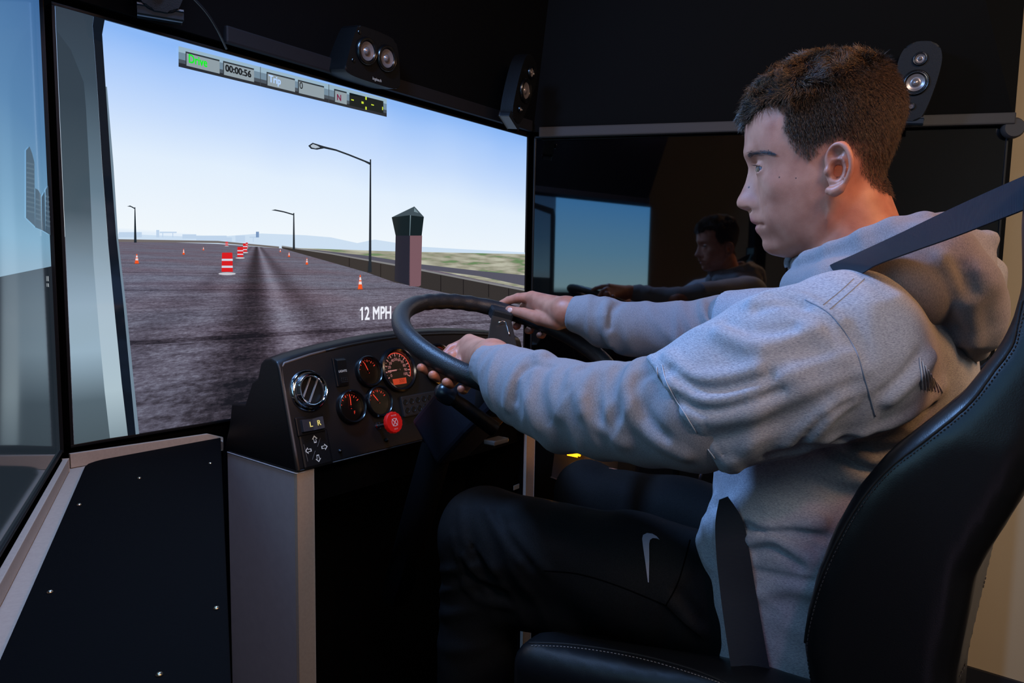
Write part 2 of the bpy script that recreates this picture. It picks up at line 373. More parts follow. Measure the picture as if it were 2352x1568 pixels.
# watch tower pictures
SF.polys('picture_tower_wall', [[pp(907, 541), pp(940, 541), pp(940, 656), pp(905, 645)]], 4, lit('tower dark', (38, 38, 50)))
SF.polys('picture_tower_wall_lit', [[pp(940, 541), pp(968, 541), pp(965, 655), pp(960, 658), pp(938, 657)]], 4, lit('tower pink', (120, 88, 96)))
SF.polys('picture_tower_cab', [[pp(898, 499), pp(940, 494), pp(972, 498), pp(967, 541), pp(907, 541)]], 4.2, lit('tower cab', (20, 32, 36)))
SF.polys('picture_tower_roof', [[pp(898, 499), pp(950, 474), pp(972, 498), pp(940, 494)]], 4.4, lit('tower roof', (66, 80, 88)))
SF.polys('picture_tower_edge', [[pp(940, 494), pp(942, 494), pp(940, 541), pp(939, 541)], [pp(950, 477), pp(953, 481), pp(960, 489), pp(949, 486)]], 4.6, lit('tower edge', (120, 140, 150)))
# lamp posts
SF.polys('picture_lamp_post', [
    [pp(847.5, 366), pp(850.5, 366), pp(851, 600), pp(852, 625), pp(843, 625), pp(845, 600)],
    [pp(706, 335), pp(716, 328), pp(742, 336), pp(770, 343), pp(800, 354), pp(835, 368), pp(850, 374), pp(850, 380), pp(835, 372), pp(800, 358), pp(770, 347), pp(742, 341), pp(726, 344), pp(712, 342)],
    [pp(671.5, 489), pp(674, 489), pp(675.5, 573), pp(670.5, 573)], [pp(621, 483), pp(630, 481), pp(650, 485), pp(674, 492), pp(674, 495), pp(650, 488), pp(630, 484)],
    [pp(307, 476), pp(309, 476), pp(312, 557), pp(306, 557)], [pp(290, 474), pp(297, 472), pp(309, 478), pp(309, 481), pp(298, 475)]], 5, lit('post', (24, 36, 46)))
SF.polys('picture_lamp_glass', [[pp(711, 335), pp(717, 331), pp(727, 335), pp(733, 339), pp(722, 341), pp(714, 339)]], 5.3, lit('post glass', (176, 190, 205)))
# barrels and cones (flat print)
barr = [(519.5, 580, 624, 26), (549.5, 567, 590, 14), (560.5, 559, 578, 10), (518.5, 555, 564, 6.5), (564.5, 557, 568, 5)]
R_, W_, B_ = [], [], []
for cx, t, b_, w in barr:
    h = b_-t; hw = w/2
    R_.append([pp(cx-hw*.92, t+h*.03), pp(cx-hw*.8, t), pp(cx+hw*.8, t), pp(cx+hw*.92, t+h*.03), pp(cx+hw, b_), pp(cx-hw, b_)])
    for q in (.32, .68): W_.append([pp(cx-hw*.97, t+h*q), pp(cx+hw*.97, t+h*q), pp(cx+hw*.98, t+h*(q+.11)), pp(cx-hw*.98, t+h*(q+.11))])
    B_.append([pp(cx+hw*1.55*cos(a), b_+h*.1+h*.075*sin(a)) for a in np.linspace(0, 2*pi, 12, endpoint=False)])
SF.polys('picture_barrel_base', B_, 5.6, lit('barrel base', (196, 196, 205)))
SF.polys('picture_barrel', R_, 6, lit('barrel red', (214, 24, 30)))
SF.polys('picture_barrel_band', W_, 6.3, lit('barrel white', (206, 212, 226)))
cones = [(312, 583, 606, 12), (419.5, 571, 585, 6.5), (465, 567, 575, 4.5), (641.5, 572, 579, 4), (661.5, 579, 590, 6), (702.5, 592, 608, 7), (825, 631, 665, 13)]
R_, W_, B_ = [], [], []
for cx, t, b_, w in cones:
    h = b_-t; hw = w/2
    R_.append([pp(cx-hw*.14, t), pp(cx+hw*.14, t), pp(cx+hw*.8, b_-h*.05), pp(cx-hw*.8, b_-h*.05)])
    B_.append([pp(cx-hw*1.05, b_-h*.06), pp(cx+hw*1.05, b_-h*.06), pp(cx+hw*1.05, b_), pp(cx-hw*1.05, b_)])
    for q0, q1 in ((.16, .36), (.44, .64)): W_.append([pp(cx-hw*(.14+.66*q0), t+h*q0), pp(cx+hw*(.14+.66*q0), t+h*q0), pp(cx+hw*(.14+.66*q1), t+h*q1), pp(cx-hw*(.14+.66*q1), t+h*q1)])
SF.polys('picture_cone', R_, 6, lit('cone orange', (238, 84, 30)))
SF.polys('picture_cone_foot', B_, 5.9, lit('cone foot', (120, 60, 40)))
SF.polys('picture_cone_band', W_, 6.3, lit('cone white', (232, 214, 214)))
# picture of the cab's own corner pillar along the left edge
zb_ = ZB+.0005
pillm = grad_mat('display pillar', None, [(0, (74, 88, 96)), (.10, (84, 100, 110)), (.22, (150, 174, 190)), (.33, (146, 168, 184)), (.55, (70, 86, 97)), (.8, (50, 64, 76)), (1, (48, 60, 72))])
pillm2 = grad_mat('display pillar bright', None, [(0, (128, 146, 156)), (.12, (172, 192, 202)), (.30, (168, 188, 202)), (.6, (100, 122, 138)), (.85, (58, 74, 88)), (1, (50, 62, 75))])
def fy(s0, y0, yb): return y0
SF.polys('picture_pillar', [[(0, ZB), SF.px(250, 1005), pp(238, 900), pp(225, 760), pp(212, 600), pp(203, 400), pp(195, 250), pp(190, 190), pp(160, 115), pp(128, 72), (0, pp(128, 72)[1])]], 7.2, pillm)
SF.polys('picture_pillar_face', [[pp(250, 1005), pp(291, 999), pp(277, 880), pp(262, 730), pp(246, 560), pp(232, 380), pp(222, 220), pp(215, 120), pp(210, 60), pp(213, 39), pp(125, 14), (0, ZT), (0, pp(128, 72)[1]), pp(128, 72), pp(160, 115), pp(190, 190), pp(195, 250), pp(203, 400), pp(212, 600), pp(225, 760), pp(238, 900)]], 7, pillm2)
SF.polys('picture_pillar_gasket', [[pp(291, 1000), pp(309, 997), pp(296, 860), pp(281, 700), pp(264, 540), pp(252, 380), pp(240, 200), pp(232, 80), pp(238, 45), pp(213, 39), pp(210, 60), pp(215, 120), pp(222, 220), pp(232, 380), pp(246, 560), pp(262, 730), pp(277, 880)]], 7.4, lit('gasket', (15, 22, 32)))
SF.polys('picture_pillar_edge', [[pp(309, 997), pp(317, 996), pp(303, 860), pp(287, 700), pp(268, 540), pp(258, 380), pp(243, 200), pp(240, 200), pp(252, 380), pp(264, 540), pp(281, 700), pp(296, 860)]], 7.4, lit('gasket edge', (112, 132, 148)))
# HUD strip and speed read-out
def quad(x0, y0, x1, y1, slope=.2165): return None
hudA, hudB = (407, 107), (885, 228)
def hd(u, v):                                                 # u 0..1 along, v 0..1 down
    x = hudA[0]+(hudB[0]-hudA[0])*u; yt = hudA[1]+(hudB[1]-hudA[1])*u; yb = 154+(269-154)*u; return pp(x, yt+(yb-yt)*v)
def hq(u0, v0, u1, v1): return [hd(u0, v1), hd(u1, v1), hd(u1, v0), hd(u0, v0)]
def hu(x): return (x-407)/478
SF.polys('picture_hud_bar', [hq(0, .0, 1, .28)], 8, lit('hud top', (150, 178, 196)))
SF.polys('picture_hud_bar', [hq(0, .28, 1, .62)], 8, lit('hud middle', (112, 136, 154)))
SF.polys('picture_hud_bar', [hq(0, .62, 1, .80)], 8, lit('hud low', (72, 82, 92)))
SF.polys('picture_hud_bar', [hq(0, .80, 1, 1)], 8, lit('hud bottom', (38, 42, 48)))
SF.polys('picture_hud_divider', [hq(hu(594), 0, hu(595.2), 1), hq(hu(751.5), 0, hu(752.7), 1)], 8.6, lit('hud line', (60, 66, 72)))
boxes = [(423, 501), (509, 580), (609, 674), (681, 741), (764, 793)]
SF.polys('picture_hud_frame', [hq(hu(a), .17, hu(b_), .86) for a, b_ in boxes], 8.4, lit('hud inset', (44, 52, 58)))
SF.polys('picture_hud_field', [hq(hu(a+2), .25, hu(b_), .86) for a, b_ in boxes], 8.8, lit('hud field', (142, 156, 164)))
SF.polys('picture_hud_compass', [hq(hu(799), .17, hu(877), .86)], 8.8, lit('hud compass', (12, 24, 26)))
hx = nrm(SF.P(hd(1, .5), 0)-SF.P(hd(0, .5), 0)); hyv = U
def htext(s, x, v, size, m, bold=0.0, al='CENTER', nm='lettering', sx=.9):
    st = hd(hu(x), v); return textmesh(s, size, SF.P(st, 9.4), D*sx, U, m, TV_front, nm, al, bold)
htext('Drive', 429, .50, .0215, lit('green', (20, 235, 40)), .0006, 'LEFT', sx=.72)
htext('00:00:56', 544, .52, .0172, lit('dark text', (20, 26, 30)), .0007)
htext('Trip', 614, .50, .0195, lit('pale blue text', (176, 208, 252)), .0007, 'LEFT', sx=.8)
htext('0', 684, .46, .019, lit('dark text', (20, 26, 30)), .0002, 'LEFT')
htext('N', 775, .60, .018, lit('crimson text', (120, 30, 70)), .0006)
SF.polys('picture_hud_mark', [hq(hu(x-w), v0, hu(x+w), v1) for x, w, v0, v1 in ((837, 1.6, .17, .34), (837, 1.6, .72, .88), (806, 3, .50, .56), (829, 2.5, .48, .60), (852, 3, .50, .56), (875, 1, .50, .68))], 9.2, lit('yellow', (206, 226, 60)))
st = pp(860, 720); textmesh('12 MPH', .0425, SF.P(st, 9.4), D*.70, U, lit('white text', (236, 238, 248)), TV_front, 'speed_lettering', 'CENTER', .0012, flag=1)

# --- left display picture (seen almost edge-on, and mirrored in the dark display)
def LP(s, z): return (s, z)
lsky = grad_mat('display left sky', None, [(0, (60, 70, 80)), (.40, (120, 146, 164)), (.47, (110, 150, 176)), (.7, (76, 118, 158)), (1, (54, 94, 142))], 1.15)
SL.polys('picture_sky', [[(0, ZB), (WW, ZB), (WW, ZT), (0, ZT)]], 0, lsky)
SL.polys('picture_road', [[(0, ZB), (WW, ZB), (WW, ZB+.36*HH), (0, ZB+.42*HH)]], 1, lit('left road', (44, 54, 64), .5))
city = []; random.seed(5); x = .08
while x < .75:
    w = random.uniform(.02, .05); h = random.uniform(.08, .26)*(1.0 if x < .5 else .35); city.append([(x, ZB+.40*HH), (x+w, ZB+.40*HH), (x+w, ZB+(.42+h)*HH), (x, ZB+(.42+h)*HH)]); x += w+random.uniform(-.006, .015)
city = [[SL.px(*q) for q in pl] for pl in [[(58, 500), (58, 345), (66, 336), (72, 352), (77, 372), (79, 520)], [(79, 522), (79, 432), (86, 436), (92, 447), (94, 528)], [(94, 528), (94, 452), (101, 440), (103, 533)], [(103, 533), (103, 436), (109, 426), (114, 428), (115, 540)], [(115, 540), (115, 446), (122, 450), (131, 462), (132, 548)]]]
SL.polys('picture_city', city, 1.5, lit('left city', (88, 114, 136), .6))
wn_ = []
for x0, x1, y0, y1 in ((60, 77, 372, 500), (81, 92, 455, 520), (104, 113, 448, 530), (117, 130, 470, 540)):
    for k in range(int((y1-y0)/11)): wn_.append([SL.px(x0, y0+k*11), SL.px(x1, y0+4+k*11), SL.px(x1, y0+8+k*11), SL.px(x0, y0+4+k*11)])
SL.polys('picture_city_windows', wn_, 2, lit('left city windows', (104, 130, 150), .6))
sky2 = grad_mat('display side window sky', None, [(0, (12, 24, 34)), (.26, (14, 30, 42)), (.30, (90, 120, 130)), (.33, (150, 190, 204)), (.6, (120, 178, 216)), (1, (84, 158, 226))], 2.3)
SL.polys('picture_side_window', [[(.50, ZB), (WW, ZB), (WW, ZT), (.50, ZT)]], 2.2, sky2)
SL.polys('picture_door_frame', [[(.47, ZB), (.50, ZB), (.50, ZT-.10), (.485, ZT-.06), (.20, ZT-.01), (.20, ZT-.035), (.465, ZT-.09)], [(.50, ZB), (WW, ZB), (WW, ZB+.27*HH), (.50, ZB+.29*HH)]], 2.8, lit('left frame', (14, 24, 34), .6))
SL.polys('picture_lane_mark', [[SL.px(106.5, 634), SL.px(108.5, 634), SL.px(109, 646), SL.px(107, 645)], [SL.px(107, 650), SL.px(109, 651), SL.px(109.5, 659), SL.px(107.5, 658)]], 2.5, lit('left dash', (210, 220, 228), .6))
# ================================================================== canopy round the displays
CT, LEAN = 2.36, .17
zt0 = ZT+.016
def linter(p, d, q, e):                                       # 2D intersection of two ground lines
    A_ = np.array([[d[0], -e[0]], [d[1], -e[1]]]); k = np.linalg.solve(A_, (q-p)[:2]); return p+d*k[0]
off = .012
pF, pR, pL = TA-F*off, RB_+rn_*off, LA+ln_*off
cFR0, cFL0 = linter(pF, D, pR, dr_), linter(pF, D, pL, dl)
cFR1, cFL1 = linter(pF-F*LEAN, D, pR+rn_*LEAN, dr_), linter(pF-F*LEAN, D, pL+ln_*LEAN, dl)
eR0 = pR+dr_*(WW+.045); eL0 = pL+dl*(WW+.045)
# slanted outer end of the right fascia, read off its leaning plane
_n = np.cross(dr_, rn_*LEAN+U*(CT-zt0)); _t = hit(2275, 0, pR+U*zt0, _n); _b = hit(2333, 245, pR+U*zt0, _n)
sl = float((_t-_b)@dr_)/float(_t[2]-_b[2])
eb = float((_b-pR)@dr_)
eR0 = pR+dr_*(eb+.0); eR1 = pR+rn_*LEAN+dr_*(eb+sl*(CT-zt0)); eL0 = pL+dl*(eb-.05); eL1 = pL+ln_*LEAN+dl*(eb-.05-sl*.4*(CT-zt0))
can = thing('canopy', tuple((cFR1+cFL1)/2+U*CT), 'black overhead canopy above the three displays', 'canopy')
def panel(name, a0, a1, b0, b1, out, th_, m, par):
    v = [a0+U*zt0, a1+U*zt0, b1+U*CT, b0+U*CT]; w = [p+out*th_ for p in v]
    return MB().add(v+w, [(0, 1, 2, 3), (7, 6, 5, 4), (0, 4, 5, 1), (1, 5, 6, 2), (2, 6, 7, 3), (3, 7, 4, 0)]).build(name, m, par)
panel('fascia', cFL0, cFR0, cFL1, cFR1, F, .018, M_canopy, can)
panel('fascia', cFR0, eR0, cFR1, eR1, -rn_, .018, M_canopy, can)
panel('fascia', cFL0, eL0, cFL1, eL1, -ln_, .018, M_canopy, can)
rp = [cFL1, cFR1, eR1, eL1]; v = [p+U*(CT+.001) for p in rp]+[p+U*(CT+.02) for p in rp]
MB().add(v, [(0, 1, 2, 3), (7, 6, 5, 4), (0, 4, 5, 1), (1, 5, 6, 2), (2, 6, 7, 3), (3, 7, 4, 0)]).build('roof_panel', M_canopy, can)
M_trimf = mat('brown black edge trim', (24, 21, 22), .65, spec=.25)
def strip(a, b_, n, z0, z1, d, m, par, nm='edge_trim'):
    c = (a+b_)/2+U*(z0+z1)/2; al = nrm(b_-a)
    return MB().add(*boxv(c+n*d/2, (al, U, n), (np.linalg.norm(b_-a)/2, (z1-z0)/2, d/2), .004)).build(nm, m, par)
strip(cFL0+D*.28, cFR0-D*.02, -F, ZT+.0125, ZT+.044, .014, M_trimf, can)
strip(cFR0+dr_*.02, eR0, rn_, ZT-.002, ZT+.027, .016, M_trim, can)
strip(cFL0+dl*.02, eL0, ln_, ZT+.0125, ZT+.044, .016, M_trimf, can)
ecap = lathe([(.0, -.012), (.022, -.012), (.026, -.006), (.026, .006), (.022, .012), (0, .012)], eR0+U*(ZT-.01)+rn_*.0, rn_, 20, False)
MB().add(*ecap).build('end_cap', M_trim, can, True, auto=40)
# black upstands that carry the displays on the benches
def upstand(nm, a, al, n, w):
    c = a+al*w/2+U*((.25+ZB-.013)/2); return MB().add(*boxv(c-n*.03, (al, U, n), (w/2, (ZB-.013-.25)/2, .022), .002)).build(nm, M_black, None)
for a, al, n, l in ((TA, D, -F, 'black panel under the front display'), (LA+dl*.016, dl, ln_, 'black panel under the left display'), (RB_+dr_*.014, dr_, rn_, 'black panel under the dark right display')):
    tag(upstand('support_panel', a, al, n, WW), l, 'panel', 'panels that carry the displays')

# ================================================================== side ledge with screws
ZL = .9232
g = lambda x, y, z=ZL: hit(x, y, (0, 0, z), U)
shell = thing('cab_shell', tuple(TA*V(1, 1, 0)+U*.25), 'black backing boards behind the displays', 'enclosure')
for a, al, n in ((TA, D, -F), (LA+dl*.016, dl, ln_), (RB_+dr_*.014, dr_, rn_)):
    c = a+al*WW/2-n*.085+U*(.2505+CT)/2; MB().add(*boxv(c, (al, U, n), (WW/2+.045, (CT-.2515)/2, .012), .001)).build('backing_board', M_canopy, shell)
led = thing('side_ledge', tuple(g(320, 1250)), 'warm grey side ledge with inset black top panel, by the left display', 'ledge')
n_in = ln_
inner = [g(208, 1062), g(540, 1008)]
q0 = g(200, 1070); q0n = q0+dl*1.25
out0 = LA+ln_*.004; o1 = out0+dl*1.45
pz = lambda p, z: V(p[0], p[1], z)
e1 = g(505, 1026); c_ = g(200, 1066)
far = linter(c_, D, g(517, 1045), dl); near = far+nrm(g(531, 1568)-far)*1.2; nd_ = nrm(near-far)
corner_ = linter(LA+ln_*.004, dl, TA-F*.004, D)
rim = [pz(p_, ZL) for p_ in (corner_, out0+dl*1.42, near-D*.002, far-D*.002, g(512, 1012), g(513, 1004), g(478, 996), linter(TA-F*.004, D, g(478, 996), F))]
def slabpoly(P, th_, bev=.001): return prism([(p[0], p[1]) for p in P], V(0, 0, P[0][2]-th_), V(1, 0, 0), V(0, 1, 0), U, th_, bev)
MB().add(*slabpoly([p-U*.002 for p in rim], .018)).build('rim', M_beige, led)
cor = [c_+dl*.03, c_+dl*.012+D*.003, c_+D*.014+dl*.003, c_+D*.032]
pan = [pz(p, ZL+.004) for p in [far, near, c_+dl*1.2]+cor]
MB().add(*slabpoly(pan, .006, .002)).build('top_panel', M_black, led)
fp0 = TA-F*.012
fq = [hit(x, y, fp0, F) for x, y in ((161, 1042), (478, 996), (513, 1004), (512, 1012), (200, 1068), (163, 1075))]
MB().add(*prism([(float((p-fp0)@D), float(p[2])) for p in fq], fp0*V(1, 1, 0), D, U, F, .006, .001)).build('rim_upstand', M_beige, led)
MB().add(*boxv(LA+ln_*.008+dl*.72+U*((ZL+.0445+.9)/2-LA[2]), (dl, U, ln_), (.70, .0105, .004), .001)).build('rim_upstand', M_beige, led)
sc0 = None
for k, (x, y) in enumerate([(320, 1097), (483, 1063), (182, 1158), (115, 1358), (497, 1395), (366, 1547)]):
    p = g(x, y, ZL+.005)
    if sc0 is None:
        vv, ff = lathe([(.0, .0022), (.0016, .002), (.003, .0006), (.003, 0)], (0, 0, 0), U, 12, False)
        sc0 = MB().add(vv, ff).build('screw', M_screw, None, True); o = sc0
    else: o = sc0.copy(); COL.objects.link(o)
    o.location = tuple(p-U*.0008); o.parent = led; o.matrix_parent_inverse = parent_world(led).inverted()
ed = [far, near]
MB().add(*boxv((far+near)/2*V(1, 1, 0)+U*((.25+ZL-.006)/2)-np.cross(nd_, U)*(.009 if np.cross(nd_, U)@n_in > 0 else -.009), (nd_, U, np.cross(nd_, U)), (.6, (ZL-.007-.25)/2, .008), .002)).build('side_panel', M_black, led)

# ================================================================== cabinet that carries the dashboard
K = CAM+S*V(-.4225, 1.3463, -.40); KZ = K[2]
s_r = float((hit(1207, 1066, K, F)-K)@D)
cab = thing('dash_cabinet', (float(K[0]), float(K[1]), .25), 'grey laminate cabinet with pale front edges under the dashboard', 'cabinet')
def cabside(s0, nm='side_panel'):
    c = K*V(1, 1, 0)+D*(s0+.0175)+F*.11+U*(.25+KZ)/2
    MB().add(*boxv(c, AXc, (.105, .0172, (KZ-.2505)/2), .0012)).build(nm, M_side, cab)
    MB().add(*boxv(K*V(1, 1, 0)+D*(s0+.0175)+F*.0015+U*(.25+KZ)/2, AXc, (.003, .0175, (KZ-.2501)/2), .001)).build('front_edge', M_beige, cab)
AXc = (F, D, U)
cabside(0); cabside(s_r)
for s0_ in (.0375, s_r-.0025):
    MB().add(*boxv(K*V(1, 1, 0)+D*s0_+F*.105+U*(.25+KZ)/2, AXc, (.098, .002, (KZ-.2505)/2-.002), .001)).build('liner', M_black, cab)
MB().add(*boxv(K*V(1, 1, 0)+D*(.035+s_r)/2+F*.20+U*(.25+KZ)/2, AXc, (.006, (s_r-.036)/2, (KZ-.252)/2), .001)).build('back_panel', M_black, cab)
MB().add(*boxv(K*V(1, 1, 0)+D*(.035+s_r)/2+F*.03+U*(KZ-.035), AXc, (.006, (s_r-.036)/2, .033), .001)).build('apron', M_black, cab)

# ================================================================== dashboard
def sidep(x, y): q = hit(x, y, K, D); return (float((q-K)@F), float(q[2]-K[2]))
prof = [sidep(*p) for p in [(681, 1084), (640, 846), (634, 831), (622, 822), (607, 824), (598, 834), (591, 868), (578, 877), (562, 928), (531, 926), (528, 962), (515, 1036)]]
T_ = hit(634, 831, K, D); LEN = s_r+.035
tv = nrm(T_-K); pn = nrm(np.cross(tv, D)); pn = pn if pn@F < 0 else -pn    # panel frame: D along, tv up the slope, pn out
dash = thing('dashboard', tuple(K), 'black truck dashboard with round gauges, switches and chrome vent', 'dashboard')
NS = 22; v = []; f = []; n = len(prof)
for i in range(NS+1):
    s = LEN*i/NS; arc = .034*sin(pi*min(1, s/LEN))**.8
    for (a, z) in prof: v.append(K+D*s+F*a+U*z+tv*(arc*max(0, min(1, (z-.10)/.085))))
for i in range(NS):
    for k in range(n): f.append((i*n+k, i*n+(k+1) % n, (i+1)*n+(k+1) % n, (i+1)*n+k))
f += [list(range(n))[::-1], [NS*n+k for k in range(n)]]
hood = MB().add(v, f).build('hood', M_blacks, dash)
b = hood.modifiers.new('b', 'BEVEL'); b.width = .004; b.segments = 3; b.limit_method = 'ANGLE'; b.angle_limit = radians(25)
hood.data.polygons.foreach_set('use_smooth', [True]*len(hood.data.polygons)); hood.data.set_sharp_from_angle(angle=radians(50))
def dp(x, y, h=0): q = hit(x, y, K+pn*.0, pn); return q+pn*h
# instrument panel with its raised lip
M_panel = mat('instrument panel grain', (34, 31, 31), .55, spec=.35, bump=.5, bscale=500, var=.12, vscale=30)
hgt = float(np.linalg.norm(T_-K))
pv = []; NSP = 20
lo = []; hi = []
for i in range(NSP+1):
    s = .009+(LEN-.018)*i/NSP; arc = .03*sin(pi*s/LEN)**.8
    lo.append(K+D*s+tv*.007); hi.append(K+D*s+tv*(hgt-.014+arc-(.010 if i in (0, NSP) else 0)))
v = [p+pn*.0016 for p in lo+hi]+[p-pn*.002 for p in lo+hi]; m_ = NSP+1; f = []
for i in range(NSP): f += [(i, i+1, m_+i+1, m_+i), (2*m_+i, i, i+1, 2*m_+i+1)[::-1], (m_+i, m_+i+1, 3*m_+i+1, 3*m_+i)]
MB().add(v, f).build('instrument_panel', M_panel, dash)
M_lip = mat('lit panel lip', (88, 80, 76), .4, spec=.5)  # paler grey puts the lit left edge into the lip's colour
lip = [K+D*.005+tv*.004]+[K+D*.005+tv*(hgt*q) for q in (.2, .4, .6, .8)]+[K+D*.007+tv*(hgt-.012), K+D*.014+tv*(hgt-.004)]
for i in range(2, NSP): 
    s = LEN*i/NSP; lip.append(K+D*s+tv*(hgt-.006+.032*sin(pi*s/LEN)**.8))
MB().add(*tube([p+pn*.0018 for p in lip[:9]], .0024, 8)).build('panel_lip', M_lip, dash, True)
MB().add(*tube([p+pn*.0018 for p in lip[8:]], .0026, 8)).build('panel_lip', M_blacks, dash, True)
MB().add(*tube([K+D*.004+tv*.003+pn*.001, K+D*(LEN-.004)+tv*.003+pn*.001], .0016, 6)).build('panel_lip', M_blacks, dash, True)

M_dial = mat('gauge dial', (12, 12, 14), .3); M_bez = mat('gauge bezel', (16, 16, 18), .22, spec=.6)
M_red = mat('lit red marks', (60, 10, 8), .5, emit=(255, 70, 50), estr=.75); M_pink = mat('lit pink marks', (60, 30, 30), .5, emit=(226, 150, 150), estr=.55)
M_lens = bpy.data.materials.new('gauge lens'); M_lens.use_nodes = True
_nt = M_lens.node_tree; _nt.nodes.clear(); _o = _nt.nodes.new('ShaderNodeOutputMaterial'); _mx = _nt.nodes.new('ShaderNodeMixShader'); _t = _nt.nodes.new('ShaderNodeBsdfTransparent'); _g = _nt.nodes.new('ShaderNodeBsdfGlossy'); _g.inputs['Roughness'].default_value = .08
_fr = _nt.nodes.new('ShaderNodeFresnel'); _fr.inputs[0].default_value = 1.5
_nt.links.new(_fr.outputs[0], _mx.inputs[0]); _nt.links.new(_t.outputs[0], _mx.inputs[1]); _nt.links.new(_g.outputs[0], _mx.inputs[2]); _nt.links.new(_mx.outputs[0], _o.inputs[0])
def flat(c, pts, h): return [c+D*p[0]+tv*p[1]+pn*h for p in pts]
def tick(ang_, r0, r1, w): 
    d = V(sin(ang_), cos(ang_), 0); e = V(cos(ang_), -sin(ang_), 0); return [tuple(d[:2]*r0-e[:2]*w), tuple(d[:2]*r0+e[:2]*w), tuple(d[:2]*r1+e[:2]*w), tuple(d[:2]*r1-e[:2]*w)]
def gauge(x, y, R, nd, a0, a1, big=False, lab=''):
    c = dp(x, y)
    gz = thing('gauge', tuple(c), None, None); gz.parent = dash; gz.matrix_parent_inverse = parent_world(dash).inverted()
    MB().add(*lathe([(R*.80, .002), (R*.82, .0115), (R*.90, .014), (R*.98, .012), (R, .007), (R, -.001)], c, pn, 40, False)).build('ring', M_bez, gz, True, auto=50)
    MB().add(*lathe([(0, .0035), (R*.83, .0035), (R*.83, 0)], c, pn, 32, False)).build('dial', M_dial, gz, auto=30)
    b = MB(); nt_ = 11 if not big else 21
    for i in range(nt_):
        a = a0+(a1-a0)*i/(nt_-1); L_ = .60 if i % 2 == 0 else .66
        b.add(flat(c, tick(a, R*L_, R*.74, R*(.022 if i % 2 == 0 else .012)), .0042), [(0, 1, 2, 3)])
    b.build('scale_marks', M_red if not big else M_pink, gz, recalc=False)['kind'] = 'stuff'
    if big:
        for i in range(11):
            a = a0+(a1-a0)*i/10; b_ = str((i)*10 if lab == 'mph' else i*3)
            textmesh(b_, R*.18, c+D*(sin(a)*R*.47)+tv*(cos(a)*R*.47)+pn*.0043, D, tv, M_pink, gz, 'numeral')
        arcp = []
        ar = [a0+(a1-a0)*i/30 for i in range(10, 31)]
        pts = [(sin(a)*R*.77, cos(a)*R*.77) for a in ar]+[(sin(a)*R*.735, cos(a)*R*.735) for a in ar[::-1]]
        MB().add(flat(c, pts, .0041), [(i, i+1, 40-i, 41-i) for i in range(20)]).build('scale_arc', M_red, gz, recalc=False)
        if lab == 'mph':
            q = [(-.38*R, -.64*R), (.38*R, -.64*R), (.40*R, -.38*R), (-.40*R, -.38*R)]
            MB().add(flat(c, q, .0045), [(0, 1, 2, 3)]).build('odometer', mat('odometer', (40, 8, 4), .4, emit=(206, 66, 36), estr=.7), gz, recalc=False)
            textmesh('300', R*.22, c+tv*(-.51*R)+D*.1*R+pn*.005, D, tv, mat('odometer digits', (60, 10, 6), .6, emit=(120, 26, 16), estr=.6), gz, 'numeral')
    MB().add(flat(c, tick(nd, -R*.12, R*.60, R*.028), .0062), [(0, 1, 2, 3)]).build('needle', M_red if not big else M_pink, gz, recalc=False)
    if not big:
        textmesh(lab, R*.26, c-tv*R*.36+D*R*.22+pn*.0043, D, tv, M_red, gz, 'lettering')
    MB().add(*lathe([(0, .0075), (R*.09, .007), (R*.09, .004)], c, pn, 12, False)).build('needle_cap', M_dial, gz, True)
    o = mesh('lens', flat(c, [(R*.80*cos(t), R*.80*sin(t)) for t in np.linspace(0, 2*pi, 32, endpoint=False)], .0108), [list(range(32))], M_lens, gz)
gauge(910, 850, .046, radians(-92), radians(-118), radians(118), True, 'mph')
gauge(1004, 838, .046, radians(-110), radians(-118), radians(118), True, 'rpm')
gauge(842, 854, .0315, radians(-20), radians(-72), radians(60), lab='')
gauge(802, 935, .0325, radians(5), radians(-72), radians(60), lab='F')
gauge(865.5, 923, .0315, radians(-35), radians(-72), radians(60), lab='')
# chrome air vent
c = dp(706, 898); R = .0385
vt = thing('air_vent', tuple(c), None, None); vt.parent = dash; vt.matrix_parent_inverse = parent_world(dash).inverted()
MB().add(*lathe([(R*.62, .002), (R*.64, .018), (R*.74, .020), (R*.80, .015), (R*.82, .010), (R*.93, .009), (R, .004), (R, 0)], c, pn, 48, False)).build('chrome_ring', M_chrome, vt, True, auto=60)
MB().add(*lathe([(0, .004), (R*.63, .004)], c, pn, 32, False)).build('duct', mat('duct black', (3, 3, 3), .9), vt)
for k, o_ in enumerate((-.33, .05)):
    a_ = nrm(D*.55+tv*.84); b_ = np.cross(pn, a_); hl = sqrt(max(0, .62**2-o_**2))*R
    MB().add(*boxv(c+b_*(-o_*R-.003)+pn*.011, (a_, b_, pn), (hl, .0007, .0018), .0003)).build('louvre', mat('louvre', (150, 140, 132), .35), vt)
